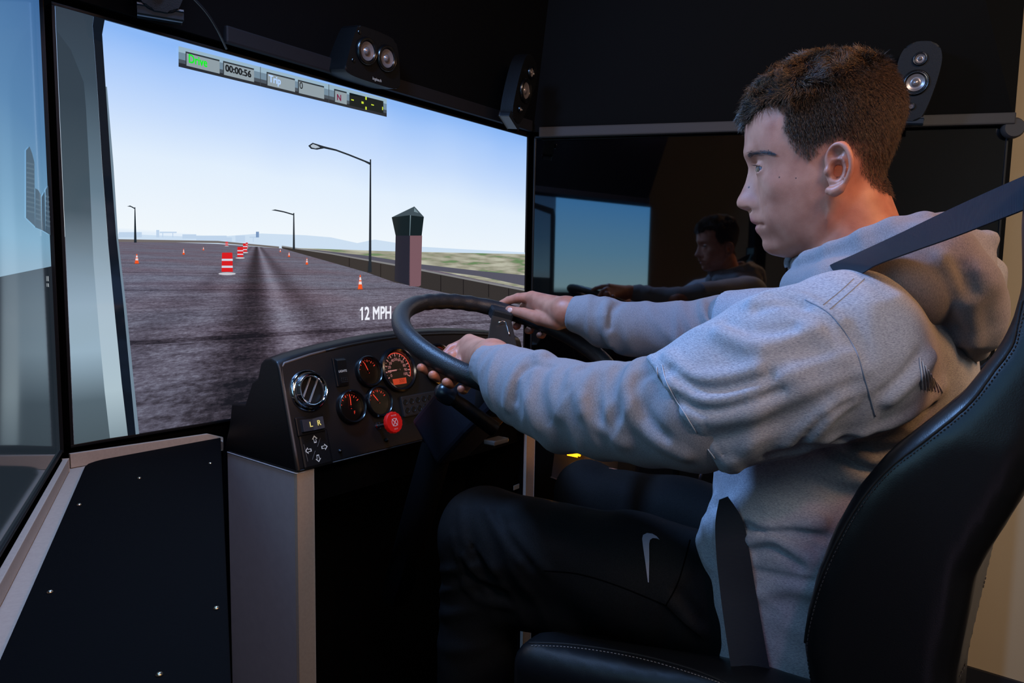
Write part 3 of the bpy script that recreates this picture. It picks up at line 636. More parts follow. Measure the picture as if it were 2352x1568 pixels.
# rocker switch LIGHTS, L R switch, mirror pad
c = dp(777, 855)
rk = thing('rocker_switch', tuple(c), None, None); rk.parent = dash; rk.matrix_parent_inverse = parent_world(dash).inverted()
MB().add(*boxv(c+pn*.004, (D, tv, pn), (.0135, .027, .004), .0015)).build('switch_frame', M_blacks, rk)
pr = [(-.025, .006), (-.02, .013), (-.004, .0095), (.004, .0095), (.02, .0075), (.025, .006), (.025, 0), (-.025, 0)]
MB().add(*prism(pr, c-D*.0105+pn*.0035, -tv, pn, D, .021, .0008)).build('rocker', M_blacks, rk)
textmesh('LIGHTS', .0058, c+pn*.0136+tv*.0, D, tv, mat('white print', (210, 205, 195), .6, emit=(200, 190, 180), estr=.25), rk)
for gg in (-1, 1):
    b = MB()
    for i in range(4):
        for j in range(3): b.add(*boxv(c+D*(-.006+i*.004)+tv*(gg*.0165+(j-1)*.0035)+pn*(.0125 if gg > 0 else .0135), (D, tv, pn), (.0011, .0010, .0007)))
    b.build('grip_dots', M_panel, rk)['kind'] = 'stuff'
c = dp(709, 976)
lr = thing('mirror_selector_switch', tuple(c), None, None); lr.parent = dash; lr.matrix_parent_inverse = parent_world(dash).inverted()
MB().add(*boxv(c+pn*.003, (D, tv, pn), (.0285, .0165, .0035), .002)).build('switch_frame', M_blacks, lr)
MB().add(*prism([(-.021, 0), (-.021, .010), (.002, .0065), (.022, .011), (.022, 0)], c-tv*.0105+pn*.004, D, pn, tv, .021, .0008)).build('rocker', mat('switch grey', (52, 50, 54), .5), lr)
M_yel = mat('yellow print', (220, 200, 110), .6, emit=(220, 196, 100), estr=.55)
textmesh('L', .013, c-D*.0045+pn*.0136, D, tv, M_yel, lr, bold=.0003); textmesh('R', .013, c+D*.0115+pn*.0146, D, tv, M_yel, lr, bold=.0003)
c = dp(723, 1031)
mpd = thing('mirror_adjust_pad', tuple(c), None, None); mpd.parent = dash; mpd.matrix_parent_inverse = parent_world(dash).inverted()
MB().add(*boxv(c+pn*.002, (D, tv, pn), (.030, .031, .0025), .004)).build('pad', M_blacks, mpd)
M_prt = mat('pale print', (190, 188, 184), .6, emit=(190, 188, 184), estr=.22)
arw = [(0, .0072), (-.0058, .0010), (-.0026, .0010), (-.0026, -.006), (.0026, -.006), (.0026, .0010), (.0058, .0010)]
for k in range(4):
    a = k*pi/2; ux = D*cos(a)+tv*sin(a); uy = -D*sin(a)+tv*cos(a); cc = c+uy*.0165+pn*.0052
    o_ = [cc+ux*p[0]+uy*p[1] for p in arw]; sc_ = [cc+ux*p[0]*.62+uy*(p[1]*.68) for p in arw]; nn = len(arw)
    MB().add(o_+sc_, [(i, (i+1) % nn, nn+(i+1) % nn, nn+i) for i in range(nn)]).build('arrow_mark', M_prt, mpd, recalc=False)
for sx in (-1, 1):
    MB().add(*tube([c+D*sx*.003+tv*sx*.003+pn*.0048, c+D*sx*.012+tv*sx*.017+pn*.0048], .0006, 6)).build('divider', M_lip, mpd)
MB().add(*tube([c-D*.0235+tv*.012+pn*.0048, c-D*.0215-tv*.018+pn*.0048], .0006, 6)).build('divider', M_lip, mpd)
# row of knock-outs (black vent block)
q4 = [dp(*p) for p in ((911, 911), (993, 897), (1006, 946), (927, 958))]
c = sum(q4)/4
bv = thing('vent_block', tuple(c), None, None); bv.parent = dash; bv.matrix_parent_inverse = parent_world(dash).inverted()
bw_, bh_ = float(abs((q4[1]-q4[0])@D))/2, float(abs((q4[3]-q4[0])@tv))/2
MB().add(*boxv(c+pn*.004, (D, tv, pn), (bw_, bh_, .005), .003)).build('block', M_panel, bv)
for j in (0, 1):
    for i in range(6):
        cc = c+D*(-.030+i*.0122+(0.001*j))*bw_/.036+tv*(.0085-.017*j)+pn*.0088
        MB().add(*lathe([(0, .0006), (.0046, .0006), (.0050, .0012), (.0056, .0012), (.006, 0)], cc, pn, 14, False)).build('hole', mat('hole black', (2, 2, 2), .5), bv)
# parking brake pull knob
c = dp(868, 978); kc = c+pn*.05+D*.012-tv*.0
kc = hit(903, 970, c+pn*.048, pn)
kb = thing('stop_knob', tuple(c), None, None); kb.parent = dash; kb.matrix_parent_inverse = parent_world(dash).inverted()
MB().add(*lathe([(.0055, 0), (.0055, .004), (.0042, .006), (.0042, float(np.linalg.norm(kc-c)))], c, kc-c, 16)).build('stem', M_chrome, kb, True, auto=40)
MB().add(*lathe([(.011, 0), (.008, .001), (.008, .004)], c, kc-c, 6)).build('nut', M_chrome, kb)
pr = []
N16 = 16; vv = []; ff = []
for h_, sc_ in ((-.010, .55), (-.004, .98), (.002, 1), (.0045, .93)):
    for i in range(32):
        r_ = .0208*sc_*(1-.045*(i % 2)); t = 2*pi*i/32; vv.append(kc+D*r_*cos(t)+tv*r_*sin(t)+pn*h_)
for k in range(3):
    for i in range(32): ff.append((k*32+i, k*32+(i+1) % 32, (k+1)*32+(i+1) % 32, (k+1)*32+i))
ff += [list(range(32))[::-1], [96+i for i in range(32)]]
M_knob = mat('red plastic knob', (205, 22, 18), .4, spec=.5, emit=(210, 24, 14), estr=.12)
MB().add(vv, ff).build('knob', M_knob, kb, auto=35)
M_kp = mat('knob print', (235, 190, 185), .6)
rg = [(.0078*cos(t), .0078*sin(t)) for t in np.linspace(0, 2*pi, 24, endpoint=False)]; ri = [(.0063*cos(t), .0063*sin(t)) for t in np.linspace(0, 2*pi, 24, endpoint=False)]
MB().add([kc+D*p[0]+tv*p[1]+pn*.0049 for p in rg+ri], [(i, (i+1) % 24, 24+(i+1) % 24, 24+i) for i in range(24)]).build('emblem', M_kp, kb, recalc=False)
for a in (.6, -.6, .6+pi/2*1.0):
    pass
for a in (.85, -.85):
    ux = D*cos(a)+tv*sin(a); uy = -D*sin(a)+tv*cos(a)
    MB().add([kc+ux*x_+uy*y_+pn*.0050 for x_, y_ in ((-.009, -.0009), (.009, -.0009), (.009, .0009), (-.009, .0009))], [(0, 1, 2, 3)]).build('emblem', M_kp, kb, recalc=False)
textmesh('ENGINE', .0036, kc+tv*.0128+pn*.0050, D, tv, M_kp, kb); textmesh('STOP', .0038, kc-tv*.0128+pn*.0050, D, tv, M_kp, kb)
for x, y in ((779, 1036), (886, 1011)):
    c = dp(x, y); MB().add(*lathe([(0, .0065), (.0028, .0055), (.0042, .0025), (.0044, 0)], c, pn, 14, False)).build('screw', M_blacks if x > 800 else M_bez, dash, True)

# ================================================================== steering column, wheel, stalk
na_, nt_ = radians(-40.57), radians(68.79); Nw = V(cos(na_)*cos(nt_), sin(na_)*cos(nt_), sin(nt_))
wu = nrm(np.cross(U, Nw)); wv = np.cross(Nw, wu); WR = .215*S
def wp(deg, r=WR, h=0): t = radians(deg); return WC+(wu*cos(t)+wv*sin(t))*r+Nw*h
M_rim = mat('dark grey grip vinyl', (30, 32, 35), .45, spec=.5, bump=.45, bscale=520)
M_spk = mat('brushed dark bronze', (92, 80, 70), .38, metal=.8)
whl = thing('steering_wheel', tuple(WC), 'black padded steering wheel with metal spokes held by the driver', 'steering wheel')
N = 160; P = [wp(360*i/N) for i in range(N)]
rs_ = []
for i in range(N):
    a = 360*i/N; b_ = .0152
    if 58 < a < 108: b_ += .0007*(cos(radians((a-58)*360/10))-1)
    rs_.append(b_)
MB().add(*tube(P, rs_, 20, True, upv=Nw)).build('rim', M_rim, whl, True)
for a in (48, 228):
    ri_ = wp(a, WR-.012, -.001); d_ = nrm(WC-ri_); t_ = np.cross(Nw, d_)
    pl = [(-.024, -.006), (-.024, .012), (-.020, .026), (.020, .026), (.024, .012), (.024, -.006)]
    MB().add(*prism([(p[0], p[1]) for p in pl], ri_-Nw*.010, t_, d_, Nw, .021, .004)).build('spoke_pad', M_rim, whl)
    hub = WC-Nw*.035
    pl2 = [(-.019, .022), (.019, .022), (.030, np.linalg.norm(hub-ri_)-.03), (-.030, np.linalg.norm(hub-ri_)-.03)]
    dd = nrm(hub-ri_); nn = nrm(np.cross(dd, t_)); nn = nn if nn@Nw > 0 else -nn
    MB().add(*prism(pl2, ri_-nn*.002, t_, dd, nn, .005, .0015)).build('spoke', M_spk, whl)
    MB().add(*tube([ri_+dd*.055+nn*.0075-t_*.008, ri_+dd*.045+nn*.008-t_*.001, ri_+dd*.047+nn*.0075+t_*.006, ri_+dd*.085+nn*.0065+t_*.012], .0012, 8)).build('trim_wire', M_chrome, whl, True)
MB().add(*lathe([(0, -.018), (.030, -.018), (.044, -.026), (.046, -.045), (.040, -.052), (0, -.052)], WC, Nw, 32, False)).build('hub', M_blacks, whl, True, auto=40)
colm = thing('steering_column', tuple(WC-Nw*.3), 'dark steering column with angular shroud below the wheel', 'steering column')
cax = nrm(-Nw*.80+F*.52)
M_shr = mat('navy black shroud', (22, 24, 34), .5, spec=.35, bump=.2, bscale=700)
pc = WC-Nw*.055+L*.0
sh = [(-.030, .0), (.040, 0), (.060, .10), (.055, .21), (-.030, .21), (-.040, .10)]
sx = D; sn = nrm(np.cross(cax, sx)); sn = sn if sn@(-F) > 0 else -sn
MB().add(*prism(sh, pc-sn*.05, sx, cax, sn, .10, .010, 3)).build('shroud', M_shr, colm)
MB().add(*lathe([(.030, 0), (.036, .04), (.036, .07)], WC-Nw*.05, -Nw, 24)).build('collar', M_blacks, colm, True, auto=40)
MB().add(*tube([pc+cax*.19, pc+cax*.19+F*.12-U*.35], .03, 16)).build('shaft', M_black, colm, True)
MB().add(*boxv(hit(1140, 1012, pc, L*1.0)-F*.0, (D, F, U), (.02, .012, .004), .002)).build('tilt_lever', M_lip, colm)
st = thing('turn_signal_lever', tuple(mp(1120, 962, .06)), 'black stalk lever with a rounded knob, left of the steering column', 'lever')
p0, p1, p2 = mp(1020, 902, .135), mp(1062, 931, .105), mp(1135, 985, .055)
MB().add(*tube([p0, p0+(p1-p0)*.2, p0+(p1-p0)*.45, p0+(p1-p0)*.55, p1, p2], [.0125, .0135, .0135, .0105, .0115, .013], 18)).build('handle', M_blacks, st, True)
ax_ = nrm(p0-p1)
MB().add(*lathe([(.0146, -.014), (.0155, -.006), (.0152, .003), (.0125, .010), (.0065, .0145), (0, .0155)], p0, ax_, 24, False)).build('knob', mat('blue black knob', (24, 30, 38), .3, spec=.6), st, True)
b = MB()
for i, (x, y) in enumerate(((1046, 914), (1052, 918), (1059, 924), (1064, 929))):
    q = mp(x, y, .12); b.add(*boxv(p0+(p1-p0)*(.5+.13*i)+nrm(U+L*.4)*.0118, (nrm(p1-p0), np.cross(nrm(p1-p0), U), U), (.0022, .0012, .0005)))
b.build('symbol_mark', M_prt, st)

# ================================================================== pedals, side console
pd = thing('pedal', tuple(hit(830, 1510, (0, 0, .33), U)), 'worn square brake pedal on a hanging arm by the floor', 'pedal')
pc_ = hit(830, 1505, (0, 0, .34), U); ux = nrm(D*.9-F*.1); uy = nrm(F*.75+U*.66); un = np.cross(ux, uy)
un = un if un[2] > 0 else -un
MB().add(*boxv(pc_, (ux, uy, un), (.046, .034, .008), .005)).build('pedal_pad', mat('worn brown rubber', (150, 128, 112), .8, bump=.6, bscale=200), pd)
for i in range(5): MB().add(*boxv(pc_+uy*(-.024+.012*i)+un*.009, (ux, uy, un), (.038, .0022, .0015), .0006)).build('tread', M_black, pd)
MB().add(*tube([pc_-un*.006, pc_+F*.04+U*.06, hit(740, 1390, pc_+F*.07, F), pc_+F*.10+U*.32-D*.03], .008, 10)).build('arm', M_black, pd, True)
pe2 = thing('pedal', tuple(hit(1000, 1480, (0, 0, .33), U)), 'black accelerator pedal beyond the brake pedal, behind the knee', 'pedal')
p2c = pc_+D*.16+F*.02-U*.02
MB().add(*boxv(p2c, (ux, nrm(F*.5+U*.86), np.cross(ux, nrm(F*.5+U*.86))), (.028, .07, .007), .004)).build('pedal_pad', M_black, pe2)
MB().add(*tube([p2c, p2c+F*.06-U*.045], .012, 10)).build('arm', M_black, pe2)
# right-hand console with amber lamp button
def cp(x, y, lat): return mp(x, y, lat)
cs = thing('side_console', tuple(cp(1340, 1100, -.33)), 'dark console box with an amber lit button beyond the knees', 'console')
cc = cp(1372, 1030, -.34)
MB().add(*boxv(cc-U*.02, (nrm(F+U*.12), D, nrm(U-F*.12)), (.070, .05, .055), .006)).build('box', mat('console grey', (34, 31, 33), .6), cs)
ab = cp(1318, 1034, -.278)
MB().add(*boxv(ab, (F, D, U), (.010, .005, .009), .003)).build('button', mat('amber lit button', (255, 150, 20), .4, emit=(255, 176, 24), estr=2.2), cs)
pl_ = bpy.data.lights.new('button_glow', 'POINT'); pl_.energy = .12; pl_.color = (1, .45, .08); pl_.shadow_soft_size = .01
po = bpy.data.objects.new('button_glow', pl_); COL.objects.link(po); po.location = tuple(ab+L*.03)
gs = thing('gear_lever', tuple(cp(1550, 1160, -.35)), 'black gear lever with ribbed rubber gaiter beyond the thighs', 'lever')
c0 = cp(1550, 1160, -.35)
b = []
for i in range(26): h = -.06+i*.0042; b.append((.020+(.004 if i % 2 else 0)-.0003*i, h))
MB().add(*lathe([(0, b[0][1])]+b+[(0, b[-1][1])], c0, U, 24, False)).build('gaiter', mat('gaiter rubber', (44, 42, 44), .35, spec=.7), gs, True, auto=60)
MB().add(*tube([c0-U*.1, c0+U*.17], .007, 10)).build('shaft', M_black, gs, True)
MB().add(*lathe([(0, .20), (.014, .195), (.02, .18), (.016, .155), (.008, .15)], c0, U, 18, False)).build('knob', M_blacks, gs, True)
lv = thing('hand_lever', tuple(cp(1602, 1100, -.32)), 'thin metal lever with a ball tip beyond the thighs', 'lever')
MB().add(*tube([cp(1615, 1068, -.34), cp(1606, 1104, -.32)], .0028, 8)).build('rod', mat('blue steel', (90, 96, 120), .3, metal=.8), lv, True)
_c = cp(1605, 1106, -.32); MB().add(*lathe([(0, -.004), (.0035, -.002), (.0035, .002), (0, .004)], _c, U, 12, False)).build('tip', M_chrome, lv, True)
lb = hit(1186, 1118, K+D*(s_r-.02)-F*.0, F)
MB().add(*boxv(lb, (D, nrm(U), F), (.011, .0055, .0006))).build('info_plate', mat('label plate', (120, 118, 112), .6), cab)

# ================================================================== small loudspeakers on the canopy
M_spkr = mat('speaker plastic', (8, 8, 9), .5, spec=.3, bump=.3, bscale=700)
M_cone = mat('speaker cone', (150, 138, 134), .28, metal=.55); M_sur = mat('speaker surround', (8, 8, 9), .25, spec=.7)
def cone(c, ax, R, par, nm='driver'):
    o = MB().add(*lathe([(R*1.08, 0), (R*1.02, .005), (R*.96, .0055), (R*.94, .003), (R*.88, .0052), (R*.80, .0048), (R*.72, .002)], c, ax, 32, False)).build(nm, M_sur, par, True)
    MB().add(*lathe([(R*.72, .002), (R*.5, -.0002), (R*.30, -.0015), (R*.28, .001), (R*.2, .003), (0, .004)], c, ax, 32, False)).build('cone', M_cone, o, True)
def outline(pts, n=5): return [tuple(p) for p in catmull([V(*p, 0)[:2] for p in pts], n, True)]
def speaker(c, front, upv, poly, dpt, drivers, label, logo=None, stand=None):
    front = nrm(front); upv = nrm(upv-front*(upv@front)); ux = np.cross(upv, front)
    t = thing('loudspeaker', tuple(c), label, 'loudspeaker', 'small black loudspeakers fixed to the canopy')
    po_ = outline(poly)
    MB().add(*prism(po_, c-front*dpt, ux, upv, front, dpt, .004)).build('cabinet', M_spkr, t, False)
    hole_c = []
    for (x, y, R) in drivers: cone(c+ux*x+upv*y+front*.0022, front, R, t)
    if logo: textmesh(logo, .0085, c+ux*.010-upv*.045+front*.0008, ux, upv, M_prt, t)
    if stand:
        MB().add(*boxv(c+upv*stand-front*dpt*.5, (ux, upv, front), (.03, .006, dpt*.45), .003)).build('foot', mat('speaker foot', (20, 26, 32), .4), t)
    return t, ux, upv, front
ctr = hit(862, 130, TA-F*.075, F)
t, ux, uv, fn = speaker(ctr, -F*.95-U*.12+D*.05, U, [(-.072, -.050), (-.076, -.028), (-.058, .038), (-.040, .050), (.040, .050), (.062, .036), (.078, -.022), (.074, -.050), (0, -.054)], .075, [(-.027, .004, .026), (.031, .004, .026)], 'wide black centre loudspeaker with two cones above the front display', 'logitech', None)
for x, y in ((-.050, .036), (-.060, -.022)):
    MB().add(*lathe([(.004, .001), (.0035, .0016), (0, .0006)], ctr+ux*x+uv*y, fn, 12, False)).build('screw_hole', M_sur, t)
sat = [(-.022, -.085), (-.036, -.050), (-.046, .02), (-.044, .065), (-.024, .092), (.024, .092), (.044, .065), (.046, .02), (.036, -.050), (.022, -.085), (0, -.089)]
dsat = [(0, .055, .015), (0, .0, .028), (0, -.055, .008)]
c1 = hit(1205, 208, TB-F*.13-D*.02, F)
speaker(c1, V(.86, -.42, -.1), U+D*.42, sat, .036, dsat, 'slim black loudspeaker turned side-on at the corner of the canopy', None, -.090)
c2 = hit(2103, 190, RB_+rn_*.13, rn_)
speaker(c2, V(-.50, -.85, -.12), U+dr_*.12, sat, .06, dsat, 'slim black loudspeaker on the right of the canopy behind the head', None, -.088)
c3 = hit(366, -118, TA-F*.13, F)
speaker(c3, V(.45, -.85, -.2), U, sat, .065, dsat, 'black loudspeaker cut off at the top left of the canopy', None, -.090)
cb = [hit(x, y, TA-F*(.04+d_), F) for x, y, d_ in ((385, -60, .1), (440, -8, .07), (475, 30, .05), (500, 70, .03), (520, 112, .0))]
tag(MB().add(*tube(catmull(cb, 6), .002, 8)).build('cable', mat('cable black', (24, 24, 27), .4), None, True), 'thin black cable hanging from the canopy above the front display', 'cable')
# ================================================================== implicit-surface modelling for soft bodies
f32 = np.float32
def A3(p): return np.asarray(p, f32)
def smin(a, b, k):
    h = np.clip(.5+.5*(b-a)/k, 0, 1); return b*(1-h)+a*h-k*h*(1-h)
def smax(a, b, k): return -smin(-a, -b, k)
def caps(P, a, b, ra, rb=None):
    rb = ra if rb is None else rb; a = A3(a); b = A3(b); d = b-a; t = np.clip(((P-a)@d)/max(float(d@d), 1e-12), 0, 1)
    return np.sqrt(((P-a-t[:, None]*d)**2).sum(1))-(ra+(rb-ra)*t)
def chain(P, pts, rs, k=.0):
    f = None
    for i in range(len(pts)-1):
        c = caps(P, pts[i], pts[i+1], rs[i], rs[i+1]); f = c if f is None else (np.minimum(f, c) if k == 0 else smin(f, c, k))
    return f
def ellip(P, c, ax, r):
    q = (P-A3(c))@A3(np.array(ax)).T/A3(r); k0 = np.sqrt((q**2).sum(1)); k1 = np.sqrt(((q/A3(r))**2).sum(1)); return k0*(k0-1)/np.maximum(k1, 1e-6)
def sph(P, c, r): return np.sqrt(((P-A3(c))**2).sum(1))-r
_rng = np.random.RandomState(7); _tab = _rng.rand(32, 32, 32).astype(f32)
def vnoise(P, sc):
    q = P*sc+100; i = np.floor(q).astype(int); t = (q-i).astype(f32); t = t*t*(3-2*t); i &= 31; j = (i+1) & 31
    x0, y0, z0, x1, y1, z1 = i[:, 0], i[:, 1], i[:, 2], j[:, 0], j[:, 1], j[:, 2]; a, b, c = t[:, 0], t[:, 1], t[:, 2]
    T = _tab
    l0 = (T[x0, y0, z0]*(1-a)+T[x1, y0, z0]*a)*(1-b)+(T[x0, y1, z0]*(1-a)+T[x1, y1, z0]*a)*b
    l1 = (T[x0, y0, z1]*(1-a)+T[x1, y0, z1]*a)*(1-b)+(T[x0, y1, z1]*(1-a)+T[x1, y1, z1]*a)*b
    return (l0*(1-c)+l1*c)-.5
def isosurf(fn, lo, hi, h, B=6, marg=1.6):
    lo = np.asarray(lo, float); n = (np.ceil((np.asarray(hi)-lo)/h/B).astype(int)+1); N = n*B
    cx = [lo[i]+h*(B*np.arange(n[i])+(B-1)/2) for i in range(3)]
    G = np.stack(np.meshgrid(*cx, indexing='ij'), -1).reshape(-1, 3).astype(f32)
    d = fn(G).reshape(n); Fd = np.repeat(np.repeat(np.repeat(np.where(d < 0, -1, 1).astype(f32), B, 0), B, 1), B, 2)
    bi = np.argwhere(np.abs(d) < h*B*.87*marg+h)
    o = np.stack(np.meshgrid(*[np.arange(B)]*3, indexing='ij'), -1).reshape(-1, 3)
    for s in range(0, len(bi), 3000):
        idx = (bi[s:s+3000, None, :]*B+o[None]).reshape(-1, 3); v = fn((lo+idx*h).astype(f32)); Fd[idx[:, 0], idx[:, 1], idx[:, 2]] = v
    sg = Fd < 0; pos = np.zeros((N-1).tolist()+[3], f32); cnt = np.zeros((N-1), f32); quads = []
    eye = np.eye(3, dtype=int)
    for ax in range(3):
        sl0 = [slice(None)]*3; sl1 = [slice(None)]*3; sl0[ax] = slice(0, -1); sl1[ax] = slice(1, None)
        cr = np.argwhere(sg[tuple(sl0)] != sg[tuple(sl1)])
        if not len(cr): continue
        b = cr+eye[ax]; f0 = Fd[cr[:, 0], cr[:, 1], cr[:, 2]]; f1 = Fd[b[:, 0], b[:, 1], b[:, 2]]
        p = cr.astype(f32)+eye[ax]*(f0/(f0-f1))[:, None]
        u, w = (ax+1) % 3, (ax+2) % 3
        ok = (cr[:, u] > 0) & (cr[:, w] > 0) & (cr[:, u] < N[u]-1) & (cr[:, w] < N[w]-1); cr, p, f0 = cr[ok], p[ok], f0[ok]
        cs_ = [cr-eye[u]*a-eye[w]*c for a, c in ((0, 0), (1, 0), (1, 1), (0, 1))]
        for c in cs_:
            np.add.at(pos, (c[:, 0], c[:, 1], c[:, 2]), p); np.add.at(cnt, (c[:, 0], c[:, 1], c[:, 2]), 1)
        q = np.stack([np.ravel_multi_index(c.T, N-1) for c in cs_], 1); q[f0 > 0] = q[f0 > 0][:, ::-1]; quads.append(q)
    Q = np.concatenate(quads); ids = np.flatnonzero(cnt.ravel()); mp_ = np.full(cnt.size, -1); mp_[ids] = np.arange(len(ids))
    Vv = pos.reshape(-1, 3)[ids]/cnt.ravel()[ids][:, None]*h+lo; Q = mp_[Q]; Q = Q[(Q >= 0).all(1)]
    return Vv, Q
def qmesh(name, parts_, m, parent, smooth=True):
    v = np.concatenate([p[0] for p in parts_]); off_ = np.cumsum([0]+[len(p[0]) for p in parts_[:-1]]); q = np.concatenate([p[1]+o for p, o in zip(parts_, off_)])
    me = bpy.data.meshes.new(name); me.vertices.add(len(v)); me.vertices.foreach_set('co', v.astype(f32).ravel())
    me.loops.add(q.size); me.loops.foreach_set('vertex_index', q.ravel().astype(np.int32)); me.polygons.add(len(q))
    me.polygons.foreach_set('loop_start', np.arange(0, q.size, 4, dtype=np.int32)); me.polygons.foreach_set('use_smooth', np.ones(len(q), bool))
    me.update(calc_edges=True); me.validate()
    ms = m if isinstance(m, (list, tuple)) else [m]
    for x in ms: me.materials.append(x)
    o = bpy.data.objects.new(name, me); link(o, parent)
    return o
def bvh(o): return bvhtree.BVHTree.FromPolygons([tuple(v.co) for v in o.data.vertices], [tuple(p.vertices) for p in o.data.polygons])
def cast(bv_, x, y, offs=.001, skip=0):
    d = nrm(ray(x, y)); r = bv_.ray_cast(Vector(CAM), Vector(d))
    if r[0] is None: return None
    return np.array(r[0])+np.array(r[1])*offs

# ================================================================== seat
seat = thing('driver_seat', tuple(mp(1950, 1500, 0)*V(1, 1, 0)+U*.25), 'black leather driver seat with stitched seams under and behind the driver', 'seat')
def uv(x, y, lat): q = mp(x, y, lat); return (float((q-WC)@F), float(q[2]))
LT = .262
front = [(2352, 380), (2340, 500), (2343, 655), (2322, 735), (2296, 790), (2262, 838), (2200, 915), (2110, 988), (2022, 1056), (1960, 1130), (1905, 1225), (1866, 1325), (1841, 1420), (1834, 1490), (1846, 1568), (1862, 1640)]
back = [(2192, 1640), (2192, 1568), (2224, 1420), (2240, 1335), (2264, 1290), (2352, 1150), (2425, 1010), (2470, 870), (2490, 700), (2480, 520), (2440, 385), (2400, 360)]
bp = np.array([uv(x, y, LT) for x, y in front+back], f32)
bp_long = bp.copy(); bp_long[16:, 0] -= .15
def poly_sd(p, v):
    n = len(v); d = ((p-v[0])**2).sum(1); s = np.ones(len(p), f32); j = n-1
    for i in range(n):
        e = v[j]-v[i]; w = p-v[i]; t = np.clip((w@e)/max(float(e@e), 1e-12), 0, 1); b = w-e*t[:, None]; d = np.minimum(d, (b**2).sum(1))
        c1 = p[:, 1] >= v[i][1]; c2 = p[:, 1] < v[j][1]; c3 = e[0]*w[:, 1] > e[1]*w[:, 0]
        fl = (c1 & c2 & c3) | (~c1 & ~c2 & ~c3); s = np.where(fl, -s, s); j = i
    return s*np.sqrt(d)
def loc3(P):
    q = P-A3(WC*V(1, 1, 0)); return q@A3(F), q@A3(L), P[:, 2]
def backrest_f(P):
    a, l, z = loc3(P); t = np.clip(np.abs(l)/.19, 0, 1)
    rec = .085*(1-t**3)*np.clip((z-.80)/.12, 0, 1)
    tl = np.clip(np.abs(l)/LT, 0, 1.3)
    d2 = np.maximum(poly_sd(np.stack([a, z], 1), bp), poly_sd(np.stack([a+rec, z], 1), bp_long))
    nar = .045*np.clip((z-1.12)/.3, 0, 1)
    w0 = d2+.022; w1 = np.abs(l)-(LT-nar)+.022
    return np.minimum(np.maximum(w0, w1), 0)+np.sqrt(np.maximum(w0, 0)**2+np.maximum(w1, 0)**2)-.022
amin, amax, zmin, zmax = bp[:, 0].min(), bp[:, 0].max(), bp[:, 1].min(), bp[:, 1].max()
cor_ = [WC*V(1, 1, 0)+F*a+L*l for a in (amin, amax) for l in (-.3, .3)]
lo = np.min(cor_, 0)-.03; hi = np.max(cor_, 0)+.03; lo[2] = zmin-.03; hi[2] = zmax+.03
backo = qmesh('backrest', [isosurf(backrest_f, lo, hi, .0065)], M_leather, seat); bb = bvh(backo)
cfront, cback = uv(1160, 1478, .255), uv(1690, 1572, .255)
def cushion_f(P):
    a, l, z = loc3(P)
    a1 = cfront[0]; t = np.clip((a1-a)/(a1-cback[0]), 0, 1.0)
    top = cfront[1]+(cback[1]-cfront[1])*t**1.5+.012*(1-t)*t-.030*(1-(np.clip(np.abs(l), 0, .2)/.2)**3)
    w = np.stack([a-a1+.03, (a1-.46)-a+.03, np.abs(l)-.255+.03, z-top+.03, (cfront[1]-.15)-z+.03], 1)
    return np.minimum(w.max(1), 0)+np.sqrt((np.maximum(w, 0)**2).sum(1))-.03
cor_ = [WC*V(1, 1, 0)+F*a+L*l for a in (cfront[0]+.02, cfront[0]-.6) for l in (-.28, .28)]
lo = np.min(cor_, 0)-.02; hi = np.max(cor_, 0)+.02; lo[2] = cfront[1]-.2; hi[2] = cback[1]+.08
cush = qmesh('cushion', [isosurf(cushion_f, lo, hi, .0075)], M_leather, seat); cb_ = bvh(cush)
v, f = boxv(WC*V(1, 1, 0)+F*(cfront[0]-.30)+U*(cfront[1]-.17), AX, (.22, .20, .025), .01); MB().add(v, f).build('base_frame', M_blacks, seat)
v, f = lathe([(.17, 0), (.17, .02), (.09, .05), (.09, cfront[1]-.19-.2505)], (WC*V(1, 1, 0)+F*(cfront[0]-.30)+U*.2505), U, 28); MB().add(v, f).build('pedestal', M_blacks, seat, True, auto=40)
def seam(path, bv_, r, m, par, nm, n=10, offs=.0003, flat=1):
    pts = catmull([V(x, y, 0)[:2] for x, y in path], n); q = [cast(bv_, p[0], p[1], offs) for p in pts]; q = [p for p in q if p is not None]
    if len(q) < 3: return None
    return MB().add(*tube(q, r, 6)).build(nm, m, par, True)
sm_ = [(x+dx, y+dy) for (x, y), (dx, dy) in zip(front[4:14], [(26, 8), (26, 8), (24, 14), (22, 18), (22, 18), (22, 14), (22, 10), (18, 6), (16, 3), (14, 0)])]
seam([(2349, 690), (2334, 760)]+sm_+[(1848, 1495), (1858, 1560)], bb, .0011, mat('seat seam black', (7, 7, 8), .8), seat, 'seam')  # thin black cord along the backrest seam
seam([(1215, 1476), (1300, 1479), (1400, 1492), (1500, 1512), (1600, 1541), (1670, 1570)], cb_, .0011, mat('seat seam black', (7, 7, 8), .8), seat, 'seam')
def stitches(path, bv_, par, step=7.5, rr=.00045, m=M_stitch):
    pts = catmull([V(x, y, 0)[:2] for x, y in path], 60); b = MB(); acc = 0; last = pts[0]; k = 0
    for p in pts[1:]:
        acc += np.linalg.norm(p-last); 
        if acc >= step:
            t = nrm(p-last); a = cast(bv_, *(p-t*step*.28), .0006); c = cast(bv_, *(p+t*step*.28), .0006)
            if a is not None and c is not None and np.linalg.norm(a-c) < .02: b.add(*tube([a, c], rr, 5))
            acc = 0
        last = p
    o = b.build('stitching', m, par); o['kind'] = 'stuff'; return o
M_st2 = mat('black thread', (46, 46, 50), .6)
stitches([(x+7, y+4) for x, y in [(2349, 690), (2334, 760)]+sm_+[(1856, 1560)]], bb, seat, 9, .0005, M_st2)
stitches([(1215, 1483), (1300, 1486), (1400, 1499), (1500, 1520), (1600, 1550), (1665, 1572)], cb_, seat, 7.5, .0005)
